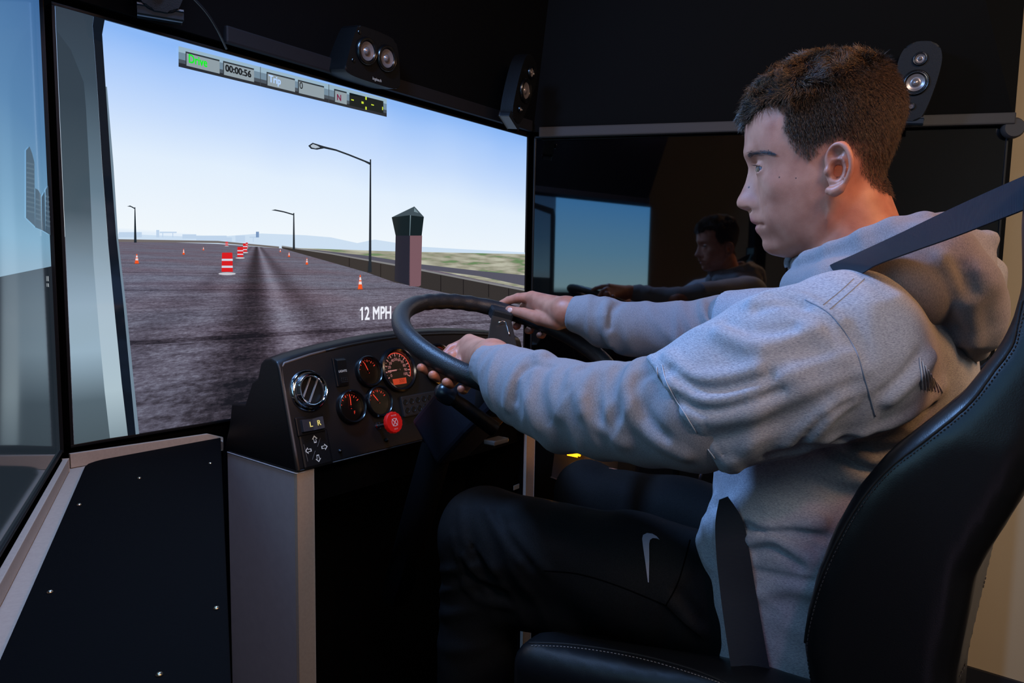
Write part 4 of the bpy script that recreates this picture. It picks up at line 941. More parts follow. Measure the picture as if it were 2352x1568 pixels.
stitches([(2346, 1180), (2290, 1272), (2262, 1330), (2246, 1420), (2226, 1500), (2200, 1560)], bb, seat, 9, .0005, M_st2)

# ================================================================== the driver
per = thing('person', tuple(mp(1850, 1500, 0)*V(1, 1, 0)+U*.25), 'young person in a grey hooded top and black trousers gripping the steering wheel', 'person', None)
# ---- head
hang = radians(151); Hf = V(cos(hang), sin(hang), 0); Hs = V(-sin(hang), cos(hang), 0); Hs = Hs if Hs[1] < 0 else -Hs
HO = mp(1915, 388, 0)
def hl(x, y, s=0): q = hit(x, y, HO+Hs*s, Hs)-HO; return float(q@Hf), float(q[2])
def hw(x, z, s=0): return HO+Hf*x+U*z+Hs*s
base_f = [hl(*p) for p in [(1762, 190), (1742, 225), (1733, 260), (1727, 290), (1724, 320), (1722, 345), (1723, 360), (1727, 375), (1735, 393), (1741, 420), (1744, 450), (1745, 475), (1746, 495), (1749, 515), (1753, 535), (1757, 555), (1764, 575), (1778, 588), (1805, 597), (1840, 606)]]
true_f = [hl(*p) for p in [(1762, 190), (1738, 225), (1725, 260), (1719, 290), (1714.5, 320), (1712.5, 338), (1711, 350), (1712.5, 362), (1717, 374), (1720.5, 386), (1720, 397), (1715, 420), (1706, 443), (1699.5, 456), (1697, 465), (1699, 474), (1707, 480), (1720, 484), (1724, 492), (1726, 502), (1728, 509), (1734.5, 515.5), (1739, 519), (1737, 526), (1740.5, 534), (1748, 543), (1752.5, 552), (1752.5, 562), (1757, 574), (1766, 584), (1786, 592), (1812, 598), (1840, 606)]]
back_f = [hl(*p) for p in [(2018, 190), (2038, 235), (2050, 285), (2051, 320), (2040, 360), (2020, 400), (1992, 440), (1985, 480), (1960, 520), (1935, 550), (1910, 580), (1890, 606)]]
def curve1(tab, sm=.0045):
    t = np.array(tab)[:, ::-1]; t = t[np.argsort(t[:, 0])]; n_ = 900; zz = np.linspace(t[0, 0], t[-1, 0], n_); w_ = np.interp(zz, t[:, 0], t[:, 1]); s_ = int(max(2, sm/(zz[1]-zz[0])))
    k_ = np.exp(-.5*(np.arange(-3*s_, 3*s_+1)/s_)**2); k_ /= k_.sum(); w2 = np.convolve(np.pad(2*0+w_, 3*s_, 'edge'), k_, 'valid'); return lambda z: np.interp(z, zz, w2).astype(f32)
cBF, cTF, cBK = curve1(base_f), curve1(true_f, .0010), curve1(back_f)
_wt = [(180, .050), (200, .060), (250, .0705), (300, .0745), (345, .0725), (390, .0705), (430, .0695), (470, .066), (510, .060), (545, .052), (575, .041), (600, .026)]
zc_ = lambda py: hl(1900, py)[1]
cW = curve1([(w, zc_(y)) for y, w in _wt]); zt_tab = [zc_(y) for y, _ in _wt]
nz = lambda py: hl(1712, py)[1]
cNW = curve1([(w, nz(y)) for y, w in [(300, .03), (345, .022), (372, .0095), (395, .0075), (425, .0105), (450, .0135), (466, .0155), (480, .0165), (490, .016), (500, .020), (515, .024), (530, .020), (555, .019), (590, .022)]])
cPF = curve1([(w, nz(y)) for y, w in [(200, 2.3), (300, 2.4), (350, 2.4), (430, 2.1), (520, 1.95), (600, 1.75)]], .008)
exl, ezl = hl(1760, 387, .031)
EC = (exl, .0305, ezl); ER = .0118
def headF(P, hair=None):
    q = P-A3(HO); x = q@A3(Hf); y = q@A3(Hs); z = q[:, 2]; ay = np.abs(y)
    xf = np.maximum(cBF(z), .02); xb = np.minimum(cBK(z), -.004); w = cW(z)
    pf = cPF(z)
    ex = np.where(x > 0, pf, 2.15); rx = np.where(x > 0, xf, -xb); g_ = ((np.abs(x)/rx)**ex+(ay/w)**ex)**(1/ex)
    Rl = np.where(x > 0, xf, np.abs(xb))*.5+w*.5
    f0 = (g_-1)*Rl
    # profile relief (nose, lips, chin)
    dpf = cTF(z)-cBF(z)
    lat_ = np.exp(-(ay/cNW(z))**2.6)
    fm = np.clip(x/.03, 0, 1)
    f0 = f0-dpf*lat_*fm
    # crown
    cr = ellip(P, HO+Hf*hl(1888, 262)[0]+U*hl(1888, 262)[1], (Hf, Hs, U), (.0865, .0690, .0650))
    f0 = np.where(z > zc_(215), 1.0, f0) if False else smax(f0, z-zc_(205), .012)
    f0 = smin(f0, cr, .012)
    # under-jaw limit
    zb_l = np.interp(x, [hl(1990, 430)[0], hl(1930, 500)[0], hl(1880, 560)[0], hl(1820, 596)[0], hl(1780, 597)[0], hl(1740, 597)[0]][::1], [zc_(430), zc_(505), zc_(562), zc_(594), zc_(596), zc_(596)]).astype(f32)
    f0 = smax(f0, zb_l-z, .016)
    def bump(px, py, s, r, amp, rz=None):
        a, b = hl(px, py, s); rr = rz or r
        return amp*np.exp(-((x-a)/r)**2-((ay-s)/r)**2-((z-b)/rr)**2)
    f0 = f0+bump(1744, 384, .030, .017, .0048, .012)          # eye socket
    f0 = f0-bump(1728, 352, .022, .016, .0035, .007)          # brow
    f0 = f0-bump(1775, 428, .046, .020, .0045, .016)          # cheekbone
    f0 = f0-bump(1741, 469, .0140, .0068, .0066, .0070)       # nostril wing
    f0 = f0+bump(1756, 462, .021, .0050, .0030, .012)          # crease beside the nose
    f0 = f0+bump(1722, 481, .0080, .0052, .0068, .0030)       # nostril
    f0 = f0+bump(1760, 516, .0225, .0055, .0030, .0030)       # mouth corner
    f0 = f0-bump(1772, 500, .033, .018, .0030, .018)          # cheek
    f0 = f0+bump(1768, 548, .030, .016, .0018, .010)
    f0 = f0-bump(1752, 411, .030, .013, .0028, .007)          # pouch under the eye
    ml_a, ml_b = hl(1737, 516.5, 0)
    f0 = f0+.0022*np.exp(-((z-(ml_b-.0006*(ay/.02)**2))/.0011)**2)*np.exp(-(ay/.021)**4)*fm     # mouth line
    # lids round the eyeball
    ey = np.sqrt((x-EC[0])**2+(ay-EC[1])**2+(z-EC[2])**2)
    f0 = smin(f0, ey-(ER+.0014), .005)
    ap = np.sqrt(((x-EC[0]-ER)/.0125)**2+((ay-EC[1]-.001)/.0155)**2+((z-EC[2]+.0008)/.0036)**2)
    f0 = smax(f0, (1-ap)*.0036, .0008)
    f0 = f0+.0012*np.exp(-((z-EC[2]-.0085)/.0012)**2)*np.exp(-((ay-EC[1])/.014)**2)*fm             # lid fold
    return f0
def earpt(x, y, t=0): return hit(x, y, HO+Hs*(.0745+.016*(x-1893)/67+t), Hs)
def ce(x, y): return (1600+x/2.6133, 60+y/2.6133)
hel = [earpt(*ce(*p)) for p in [(800, 850), (785, 800), (800, 750), (830, 716), (868, 708), (905, 735), (926, 790), (928, 850), (910, 905), (885, 950), (858, 985)]]
lob = [earpt(*ce(*p)) for p in [(858, 975), (828, 992), (795, 988)]]
anti = [earpt(*ce(*p), -.002) for p in [(850, 775), (880, 815), (890, 860), (878, 905), (850, 935), (815, 935)]]
def mir(p): q = np.asarray(p)-HO; return HO+q-2*(q@Hs)*Hs
def earF(P):
    q = P-A3(HO); s = q@A3(Hs); P = P-np.where(s < 0, 2*s, 0)[:, None]*A3(Hs)       # mirror to the near side
    f = chain(P, catmull(hel, 3), [.0030]*31)
    f = smin(f, chain(P, lob, [.0045, .0062, .0045]), .006)
    pl_c = earpt(*ce(856, 835), -.0052); ee = nrm(Hf*-.97+Hs*.25)
    f = smin(f, ellip(P, pl_c, (ee, nrm(np.cross(ee, U)), U), (.0150, .0045, .027)), .003)
    f = smin(f, chain(P, anti, [.0022]*6), .0035)
    f = smax(f, -ellip(P, earpt(*ce(838, 858), .004), (Hf, Hs, U), (.0080, .0130, .0120)), .002)
    f = smin(f, sph(P, earpt(*ce(790, 872), .000), .0048), .003)
    f = smax(f, -ellip(P, earpt(*ce(832, 762), .003), (Hf, Hs, U), (.0080, .0065, .0065)), .002)
    return f
nk0, nk1, nk2 = mp(1930, 470, 0), mp(1975, 610, 0), mp(1990, 730, 0)
def neckF(P):
    f = chain(P, [nk0, nk1, nk2], [.0535, .057, .070]); a, b = hl(1925, 520, .0)
    return f
def skinhead(P):
    f = headF(P); f = smin(f, neckF(P), .017); f = smin(f, earF(P), .0035); return f
# ---- hands ( joint chains closed round the rim )
def rimp(deg, h=0, out=0): return wp(deg, WR+out, h)
RR = .0152
def tang(deg): t = radians(deg); return -wu*sin(t)+wv*cos(t)
def radv(deg): t = radians(deg); return wu*cos(t)+wv*sin(t)
def curl(deg, spec):
    "points round the rim section at deg: (angle round section from +normal toward the inside, distance)"
    c = rimp(deg); r_ = radv(deg); return [c+(Nw*cos(radians(a))-r_*sin(radians(a)))*d for a, d in spec]
def handF(P, H):
    f = None
    for pts, rs in H['palm']:
        c = chain(P, pts, rs, .006); f = c if f is None else smin(f, c, .010)
    for pts, rs in H['fing']:
        c = chain(P, pts, rs, .002); f = smin(f, c, .0035)
    for pts, rs in H['arm']:
        f = smin(f, chain(P, pts, rs), .012)
    f = smax(f, -(np.sqrt(np.maximum(rimdist(P), 0))*1.0-RR), .001) if False else f
    return f
# left hand: back of the hand faces the camera, fingers over the rim and round underneath
wl = mp(1130, 822, .160)
kn = [mp(1055, 803, .125), mp(1048, 822, .140), mp(1052, 843, .156), mp(1062, 860, .168)]      # knuckles index..little
kn = [mp(1078, 785, .116), mp(1071, 802, .128), mp(1074, 819, .139), mp(1086, 836, .149)]
pip = [mp(1037, 803, .138), mp(1041, 819, .150), mp(1053, 834, .158), mp(1068, 848, .164)]
HLh = dict(palm=[([wl, kn[0]], [.0215, .0125]), ([wl, kn[1]], [.0225, .0140]), ([wl, kn[2]], [.0225, .0138]), ([wl, kn[3]], [.0215, .0130])], fing=[], arm=[([wl, mp(1175, 838, .182)], [.0235, .0265])])
for i, dg in enumerate((183, 190, 197, 204)):
    a1 = curl(dg, [(95, .0250), (135, .0245), (180, .0240), (222, .0235)])
    sc = (.0078, .0082, .0080, .0070)[i]
    HLh['fing'].append(([kn[i], pip[i]]+[a1[1], a1[2], a1[3]], [sc*1.25, sc*1.12, sc, sc*.92, sc*.8]))
th0 = wl*.5+kn[0]*.5-Nw*.008+F*.0
HLh['fing'].append(([wl+Nw*-.004+F*.01-L*.010, mp(1100, 812, .110)-Nw*.015, mp(1070, 815, .112)-Nw*.022, mp(1042, 822, .122)-Nw*.024], [.0145, .0115, .0098, .0080]))
# right hand: thumb lies along the top of the rim, index over it, the rest curl beneath
wr = mp(1300, 716, -.118)
kr = [mp(1222, 683, -.150), mp(1215, 700, -.165), mp(1222, 718, -.178), mp(1235, 733, -.186)]
HRh = dict(palm=[([wr, kr[0]], [.0240, .0125]), ([wr, kr[1]], [.0235, .0135]), ([wr, kr[2]], [.0225, .0135]), ([wr, kr[3]], [.0215, .0130])], fing=[], arm=[([wr, mp(1345, 722, -.125)], [.0235, .0270])])
HRh['fing'].append(([kr[0], mp(1190, 684, -.146), mp(1168, 690, -.143), mp(1152, 697, -.138)], [.0112, .0092, .0080, .0066]))
for i, dg in enumerate((36, 28, 20)):
    a1 = curl(dg, [(-60, .0245), (-110, .0245), (-165, .0240), (-215, .0235)])
    sc = (.0084, .0082, .0072)[i]
    HRh['fing'].append(([kr[i+1], a1[0]*.75+kr[i+1]*.25, a1[1], a1[2], a1[3]], [sc*1.2, sc*1.08, sc, sc*.93, sc*.82]))
HRh['fing'].append(([mp(1282, 738, -.112), mp(1240, 731, -.118), mp(1202, 719, -.123), mp(1170, 712, -.126)], [.0160, .0128, .0102, .0084]))
def bounds(pts, m_): p = np.array(pts); return p.min(0)-m_, p.max(0)+m_
M_skin = None
def skin_mat():
    m = bpy.data.materials.new('skin'); m.use_nodes = True; nt = m.node_tree; b = nt.nodes['Principled BSDF']; N = nt.nodes.new; K = nt.links.new
    b.inputs['Roughness'].default_value = .46; b.inputs['Specular IOR Level'].default_value = .4
    b.inputs['Subsurface Weight'].default_value = .12; b.inputs['Subsurface Radius'].default_value = (.012, .005, .003); b.inputs['Subsurface Scale'].default_value = .6
    g = N('ShaderNodeNewGeometry'); n1 = N('ShaderNodeTexNoise'); n1.inputs['Scale'].default_value = 45; n1.inputs['Detail'].default_value = 4; K(g.outputs['Position'], n1.inputs['Vector'])
    r = N('ShaderNodeValToRGB'); e = r.color_ramp.elements; e[0].position = .3; e[0].color = lin((166, 102, 80)); e[1].position = .72; e[1].color = lin((194, 131, 106)); K(n1.outputs['Fac'], r.inputs[0])
    # lips a little redder
    lp = N('ShaderNodeVectorMath'); lp.operation = 'DISTANCE'; K(g.outputs['Position'], lp.inputs[0]); lp.inputs[1].default_value = hit(1733, 515, HO+Hs*.004, Hs)
    mr = N('ShaderNodeMapRange'); mr.inputs['From Min'].default_value = .009; mr.inputs['From Max'].default_value = .015; mr.inputs['To Min'].default_value = .75; mr.inputs['To Max'].default_value = 0; K(lp.outputs['Value'], mr.inputs['Value'])
    mx = N('ShaderNodeMix'); mx.data_type = 'RGBA'; K(mr.outputs[0], mx.inputs[0]); K(r.outputs[0], mx.inputs[6]); mx.inputs[7].default_value = lin((168, 92, 88))
    last = mx.outputs[2]
    # small moles
    for (x, y, s, rr_) in ((1720, 430, .012, .0013), (1790, 407, .055, .0009), (1765, 345, .04, .0007), (1828, 409, .064, .0008)):
        q = HQ.get((x, y))
        if q is None: continue
        dd = N('ShaderNodeVectorMath'); dd.operation = 'DISTANCE'; K(g.outputs['Position'], dd.inputs[0]); dd.inputs[1].default_value = q
        m2 = N('ShaderNodeMapRange'); m2.inputs['From Min'].default_value = rr_*.7; m2.inputs['From Max'].default_value = rr_*1.4; m2.inputs['To Min'].default_value = .9; m2.inputs['To Max'].default_value = 0; K(dd.outputs['Value'], m2.inputs['Value'])
        mm = N('ShaderNodeMix'); mm.data_type = 'RGBA'; K(m2.outputs[0], mm.inputs[0]); K(last, mm.inputs[6]); mm.inputs[7].default_value = lin((70, 44, 40)); last = mm.outputs[2]
    at = N('ShaderNodeAttribute'); at.attribute_name = 'scalp'; ms = N('ShaderNodeMix'); ms.data_type = 'RGBA'; K(at.outputs['Fac'], ms.inputs[0]); K(last, ms.inputs[6]); ms.inputs[7].default_value = lin((34, 24, 23)); last = ms.outputs[2]
    K(last, b.inputs['Base Color'])
    n2 = N('ShaderNodeTexNoise'); n2.inputs['Scale'].default_value = 900; n2.inputs['Detail'].default_value = 2; K(g.outputs['Position'], n2.inputs['Vector'])
    bp_ = N('ShaderNodeBump'); bp_.inputs['Strength'].default_value = .22; bp_.inputs['Distance'].default_value = .0006; K(n2.outputs['Fac'], bp_.inputs['Height']); K(bp_.outputs[0], b.inputs['Normal'])
    return m
lo = HO-V(.14, .16, .155); hi = HO+V(.16, .14, .165)
hd_ = isosurf(skinhead, lo, hi, .00165)
lo, hi = bounds(sum([p[0] for p in HLh['palm']+HLh['fing']+HLh['arm']], []), .03); hL = isosurf(lambda P: handF(P, HLh), lo, hi, .0014)
lo, hi = bounds(sum([p[0] for p in HRh['palm']+HRh['fing']+HRh['arm']], []), .03); hR = isosurf(lambda P: handF(P, HRh), lo, hi, .0014)
# ---- pose points shared by body and clothes
shL, shR = mp(1915, 795, .165), mp(1915, 795, .165)+D*.335
elL, elR = mp(1560, 952, .235), mp(1560, 762, -.215)
chest, belly, pelv = mp(1985, 850, 0), mp(1875, 1130, 0), mp(1868, 1420, 0)
hpL, hpR = mp(1830, 1432, .085), mp(1830, 1432, .085)+D*.17
knL, knR = mp(1112, 1222, .135), mp(1348, 1128, -.10)
anL, anR = mp(1080, 1600, .14)+U*.0, knR+F*.03-U*.42
anL = knL+(anL-knL)*(.40/np.linalg.norm(anL-knL)); 
ankz = .335; anL[2] = ankz+.0; anR[2] = ankz
def bodyF(P):
    f = ellip(P, chest+U*-.01, (F, D, U), (.085, .14, .11)); f = smin(f, ellip(P, belly, (F, D, U), (.095, .14, .17)), .05); f = smin(f, ellip(P, pelv, (F, D, U), (.10, .15, .11)), .05)
    f = smin(f, chain(P, [shL, elL, mp(1400, 942, .225), mp(1300, 932, .211), mp(1200, 885, .192)], [.05, .036, .032, .030, .024]), .02); f = smin(f, chain(P, [shR, elR, mp(1450, 755, -.156), mp(1380, 738, -.136)], [.05, .036, .028, .022]), .02)
    f = smin(f, chain(P, [hpL, knL, anL], [.075, .05, .035]), .03); f = smin(f, chain(P, [hpR, knR, anR], [.075, .05, .035]), .03); f = smin(f, chain(P, [nk1, chest], [.045, .05]), .03)
    return f
lo, hi = bounds([shL, shR, elL, elR, wl, wr, pelv, knL, knR, anL, anR, chest], .17)
bd = isosurf(bodyF, lo, hi, .011)
class _T: pass
tmp = bvhtree.BVHTree.FromPolygons([tuple(v) for v in hd_[0]], [tuple(q) for q in hd_[1]])
HQ = {}
for (x, y) in ((1720, 430), (1790, 407), (1765, 345), (1828, 409)):
    r = tmp.ray_cast(Vector(CAM), Vector(nrm(ray(x, y))))
    if r[0] is not None: HQ[(x, y)] = tuple(r[0])
M_skin = skin_mat()
body = qmesh('body', [hd_, hL, hR, bd], M_skin, per)
SCALP = True
# ---- eyes
def eyeball(sgn):
    c = HO+Hf*EC[0]+Hs*EC[1]*sgn+U*EC[2]; ga = nrm(Hf-U*.04+Hs*.38*sgn)
    v, f = lathe([(ER*sin(t), ER*cos(t)) for t in np.linspace(0, pi, 20)], c, ga, 32, False)
    o = MB().add(v, f).build('eye', mat('eye white', (112, 104, 108), .4, spec=.2), body, True)
    MB().add(*lathe([(0, ER+.0004), (.0025, ER+.0003), (.0070, ER-.0016)], c, ga, 28, False)).build('iris', mat('brown iris', (48, 28, 18), .12, spec=.7), o, True)
    MB().add(*lathe([(0, ER+.00055), (.0024, ER+.0002)], c, ga, 20, False)).build('pupil', mat('pupil', (4, 4, 4), .05, spec=1), o, True)
eyeball(1); eyeball(-1)
# finger nails
def nail(x, y, sz, dr, nm='nail'):
    bv_ = bvh_body; p = cast(bv_, x, y, .0002)
    if p is None: return
    d = nrm(ray(x, y)); n_ = np.array(bv_.ray_cast(Vector(CAM), Vector(d))[1]); t = nrm(dr-n_*(dr@n_)); s_ = np.cross(n_, t)
    MB().add(*lathe([(0, .0009), (.6, .0007), (.9, .0003), (1, -.0006)], (0, 0, 0), U, 18, False))
    v = []; f = []
    for ring, hh in ((0.001, .0009), (.6, .0008), (.92, .0004), (1, -.0008)):
        for k in range(18): a = 2*pi*k/18; v.append(p+t*sz*1.25*ring*cos(a)+s_*sz*ring*sin(a)+n_*hh)
    for r in range(3):
        for k in range(18): f.append((r*18+k, r*18+(k+1) % 18, (r+1)*18+(k+1) % 18, (r+1)*18+k))
    MB().add(v, f).build(nm, mat('nail', (222, 176, 160), .3, spec=.5), body, True)
bvh_body = bvh(body)
nail(1171, 712, .0052, mp(1166, 711, -.126)-mp(1186, 714, -.126))
# ---- hair
hb = np.array([hl(*p, .06) for p in [(1708, 272), (1728, 268), (1734, 252), (1772, 248), (1808, 252), (1799, 290), (1812, 320), (1830, 350), (1858, 374), (1880, 357), (1893, 338), (1925, 326), (1958, 345), (1968, 366), (1983, 404), (1992, 424), (2018, 440), (2140, 436), (2140, 60), (1640, 60), (1640, 272)]], f32)
l0, l1 = hl(1815, 250, .06), hl(1950, 176, .06)
def hair_region(P):
    q = P-A3(HO); x = q@A3(Hf); z = q[:, 2]; d = -poly_sd(np.stack([x, z], 1), hb)+.007*vnoise(P, 120)+.003*vnoise(P, 400)          # >0 inside
    side = (z-l0[1])-(l1[1]-l0[1])/(l1[0]-l0[0])*(x-l0[0])                                    # >0 above the line between top and sides
    return x, z, d, side
def hairT(P):
    x, z, d, side = hair_region(P); ins = np.clip(d/.010, 0, 1); ins = ins*ins*(3-2*ins)
    top = np.clip(side/.012+.3, 0, 1); fr_ = np.clip((x-.045)/.06, 0, 1)
    T = .0006+.0038*top
    T = T+top*(.0032*vnoise(P, 75)+.0030*vnoise(P, 150))*2
    bk = np.clip((z-zc_(330))/.05, 0, 1)*np.clip((-x)/.05, 0, 1); T = T+.0015*bk; sd2 = np.clip((side+.022)/.012, 0, 1); T = T*sd2-.0012*(1-sd2)
    return T*ins-.0016*(1-ins)
hc = HO-V(.13, .13, .10); capo = isosurf(lambda P: smin(headF(P), headF(P)+.02, .0)*0+headF(P)-hairT(P), HO-V(.14, .14, .06), HO+V(.15, .14, .165), .0019)
M_hair = bpy.data.materials.new('dark brown hair'); M_hair.use_nodes = True
_n = M_hair.node_tree; _b = _n.nodes['Principled BSDF']; _b.inputs['Roughness'].default_value = .42; _b.inputs['Specular IOR Level'].default_value = .35
_g = _n.nodes.new('ShaderNodeNewGeometry'); _t = _n.nodes.new('ShaderNodeTexNoise'); _t.inputs['Scale'].default_value = 420; _n.links.new(_g.outputs['Position'], _t.inputs['Vector'])
_r = _n.nodes.new('ShaderNodeValToRGB'); _e = _r.color_ramp.elements; _e[0].position = .35; _e[0].color = lin((15, 11, 11)); _e[1].position = .80; _e[1].color = lin((132, 98, 68)); _n.links.new(_t.outputs['Fac'], _r.inputs[0]); _n.links.new(_r.outputs[0], _b.inputs['Base Color'])
M_cap = mat('hair undercoat', (22, 15, 14), .8, spec=.1)
R_ = np.random.RandomState(11)
Vv, Qq = hd_; fc = Vv[Qq].mean(1); fn_ = np.cross(Vv[Qq[:, 2]]-Vv[Qq[:, 0]], Vv[Qq[:, 3]]-Vv[Qq[:, 1]]); fn_ /= np.maximum(np.linalg.norm(fn_, axis=1), 1e-9)[:, None]
x_, z_, d_, sd_ = hair_region(fc.astype(f32)); qy = (fc-HO)@Hs
okf = (d_ > -.001) & (np.abs(qy) < .0775)
cand = np.flatnonzero(okf); NSTR = 52000
sc_att = np.clip(d_/.010, 0, 1)*(.50+.45*np.clip((z_-zc_(420))/.07, 0, 1))*(np.abs(qy) < .0795)
att = np.zeros(len(body.data.vertices), f32); np.maximum.at(att, Qq.ravel(), np.repeat(np.where(d_ > 0, sc_att, 0).astype(f32), 4))
att[len(Vv):] = 0
_at = body.data.attributes.new('scalp', 'FLOAT', 'POINT'); _at.data.foreach_set('value', att)
pw = np.where(sd_[cand] > 0, .55, 1.0)*np.clip(d_[cand]/.007+.15, .1, 1)*np.clip((z_[cand]-zc_(375))/.035, .38, 1); pick = R_.choice(cand, NSTR, p=pw/pw.sum())
tri = Vv[Qq[pick]]; a_, b_ = R_.rand(NSTR, 1), R_.rand(NSTR, 1)
root = (tri[:, 0]*(1-a_)+tri[:, 1]*a_)*(1-b_)+(tri[:, 3]*(1-a_)+tri[:, 2]*a_)*b_; nn_ = fn_[pick]
x_, z_, d_, sd_ = x_[pick], z_[pick], d_[pick], sd_[pick]
T_h = hairT(root.astype(f32)); root = root+nn_*np.maximum(T_h-.0012, -.0002)[:, None]
top = np.clip(sd_/.012+.3, 0, 1)
Hf_, U_ = Hf[None], U[None]
cx_, cz_ = hl(2015, 180); 
ang_n = vnoise(root.astype(f32), 38)*2*4.5+vnoise(root.astype(f32), 90)*3
sidev = Hs[None]*np.sign(qy[pick])[:, None]
dtop = Hf_*(.9*np.cos(ang_n)+.25)[:, None]+np.cross(nn_, Hf_)*np.sin(ang_n)[:, None]
dsd = -Hf_*.35-U_*.95+R_.normal(size=(NSTR, 3))*.12
back_top = np.clip((-x_-.02)/.04, 0, 1)[:, None]; dsd = dsd
dtop = dtop*(1-back_top)+(-Hf_*.9-U_*.2)*back_top
dv = dtop*top[:, None]+dsd*(1-top[:, None]); dv = dv-nn_*(dv*nn_).sum(1)[:, None]; dv /= np.linalg.norm(dv, axis=1)[:, None]
fadez = np.clip((z_-zc_(440))/.06, 0, 1)
ln = (.0040+.0040*fadez)*(1-top)+.0112*top+.002*back_top[:, 0]; ln = ln*(.6+.7*R_.rand(NSTR))*np.clip(d_/.004+.5, .35, 1)
lift = .42*(1-top)+.50*top
fly = R_.rand(NSTR) < .03
lift = np.where(fly & (top > .3), 1.0, lift)
m1 = nrm; dd0 = dv*(1-lift[:, None])+nn_*lift[:, None]+R_.normal(size=(NSTR, 3))*.13
dd0 /= np.linalg.norm(dd0, axis=1)[:, None]; p0_ = root; p1_ = root+dd0*(ln*.55)[:, None]
dd1 = dd0*.75+dv*.45-nn_*(.25*top)[:, None]; dd1 /= np.linalg.norm(dd1, axis=1)[:, None]; p2_ = p1_+dd1*(ln*.5)[:, None]
sx_ = np.cross(dd0, nn_+.01); sx_ /= np.linalg.norm(sx_, axis=1)[:, None]; sy_ = np.cross(dd0, sx_)
wr_ = (.00019+.00009*top)[:, None]; ring = []
for p, k in ((p0_, 1), (p1_, .9), (p2_, .25)):
    for j in range(3): ring.append(p+(sx_*cos(2*pi*j/3)+sy_*sin(2*pi*j/3))*wr_*k)
SV = np.stack(ring, 1).reshape(-1, 3)
qs = []
for s in (0, 1):
    for j in range(3): qs.append([s*3+j, s*3+(j+1) % 3, (s+1)*3+(j+1) % 3, (s+1)*3+j])
SQ = (np.arange(NSTR)[:, None, None]*9+np.array(qs)[None]).reshape(-1, 4)
hair = qmesh('hair', [capo], M_cap, per)
strands = qmesh('hair_strands', [(SV, SQ)], M_hair, hair); strands['kind'] = 'stuff'; tag(strands, 'short dark brown strands, longer and wavy on top')
def hairs(paths, n, thick, ln_px, dirfn, nm, par, bv_, r=.00015):
    pts = catmull([V(x, y, 0)[:2] for x, y in paths], 20); v = []; q = []
    for k in range(n):
        i = R_.randint(len(pts)-1); t = i/(len(pts)-1); c = pts[i]+R_.normal(size=2)*thick(t)
        a = cast(bv_, c[0], c[1], .0002)
        if a is None: continue
        d_px = dirfn(t); e = cast(bv_, c[0]+d_px[0]*ln_px, c[1]+d_px[1]*ln_px, .0011)
        if e is None or np.linalg.norm(e-a) > .012: continue
        b0 = len(v); w_ = nrm(np.cross(e-a, ray(*c)))*r; h_ = nrm(np.cross(e-a, w_))*r
        for p, s in ((a, 1), (e, .3)): v += [p+w_*s, p-w_*.5*s+h_*s, p-w_*.5*s-h_*s]
        q += [[b0, b0+1, b0+4, b0+3], [b0+1, b0+2, b0+5, b0+4], [b0+2, b0, b0+3, b0+5]]
    o = mesh(nm, v, q, mat('brow hair', (40, 29, 27), .6), par); o['kind'] = 'stuff'; return o
hairs([(1714, 363), (1720, 357), (1732, 353), (1748, 350), (1762, 350), (1776, 353)], 300, lambda t: 3.8*(1-.62*t)+.3, 9, lambda t: (.75+.25*t, -.55+.8*t), 'eyebrow', body, bvh_body)
b = MB()
for k in range(22):
    t = k/21; a = hit(1736+26*t, 380.5-2.0*sin(pi*t)+4*t, HO+Hs*(.0345+.008*t), Hs); e = a+Hf*(.0058-.003*t)+U*(.0012)+Hs*(.001+.002*t)
    b.add(*tube([a, a*.5+e*.5-U*.0005, e], [.00018, .00014, .00004], 4))
b.build('eyelashes', mat('lash hair', (24, 18, 18), .6), body)['kind'] = 'stuff'

# ---- clothes
def cloth(name, base, dark, rough=.9, sheen=.1, sx=(350, 350, 1800), bump=.5, streak=.5, big=0):
    m = bpy.data.materials.new(name); m.use_nodes = True; nt = m.node_tree; b = nt.nodes['Principled BSDF']; N = nt.nodes.new; K = nt.links.new
    b.inputs['Roughness'].default_value = rough; b.inputs['Specular IOR Level'].default_value = .04 if 'track' in name else .15; b.inputs['Sheen Weight'].default_value = 0 if 'track' in name else sheen; b.inputs['Sheen Roughness'].default_value = .5
    g = N('ShaderNodeNewGeometry'); mp_ = N('ShaderNodeMapping'); mp_.inputs['Scale'].default_value = sx; mp_.inputs['Rotation'].default_value = (.25, -.3, .9); K(g.outputs['Position'], mp_.inputs[0])
    n = N('ShaderNodeTexNoise'); n.inputs['Scale'].default_value = 1; n.inputs['Detail'].default_value = 4; n.inputs['Roughness'].default_value = .65; K(mp_.outputs[0], n.inputs['Vector'])
    r = N('ShaderNodeValToRGB'); e = r.color_ramp.elements; e[0].position = .5-streak*.32; e[0].color = lin(dark); e[1].position = .5+streak*.2; e[1].color = lin(base); K(n.outputs['Fac'], r.inputs[0])
    K(r.outputs[0], b.inputs['Base Color'])
    n2 = N('ShaderNodeTexNoise'); n2.inputs['Scale'].default_value = 1400; n2.inputs['Detail'].default_value = 2; K(g.outputs['Position'], n2.inputs['Vector'])
    bp_ = N('ShaderNodeBump'); bp_.inputs['Strength'].default_value = bump; bp_.inputs['Distance'].default_value = .0008; K(n2.outputs['Fac'], bp_.inputs['Height']); K(bp_.outputs[0], b.inputs['Normal'])
    return m
M_hood = cloth('heather grey sweatshirt', (146, 142, 145), (112, 110, 116), sx=(1100, 1100, 420), bump=.5, streak=.6)
M_tee = cloth('pale heather jersey', (174, 176, 184), (114, 118, 130), sx=(380, 380, 2400), bump=.3, streak=.55)
M_trs = cloth('black track fabric', (27, 27, 28), (17, 17, 18), rough=.62, sx=(900, 900, 900), bump=.3)
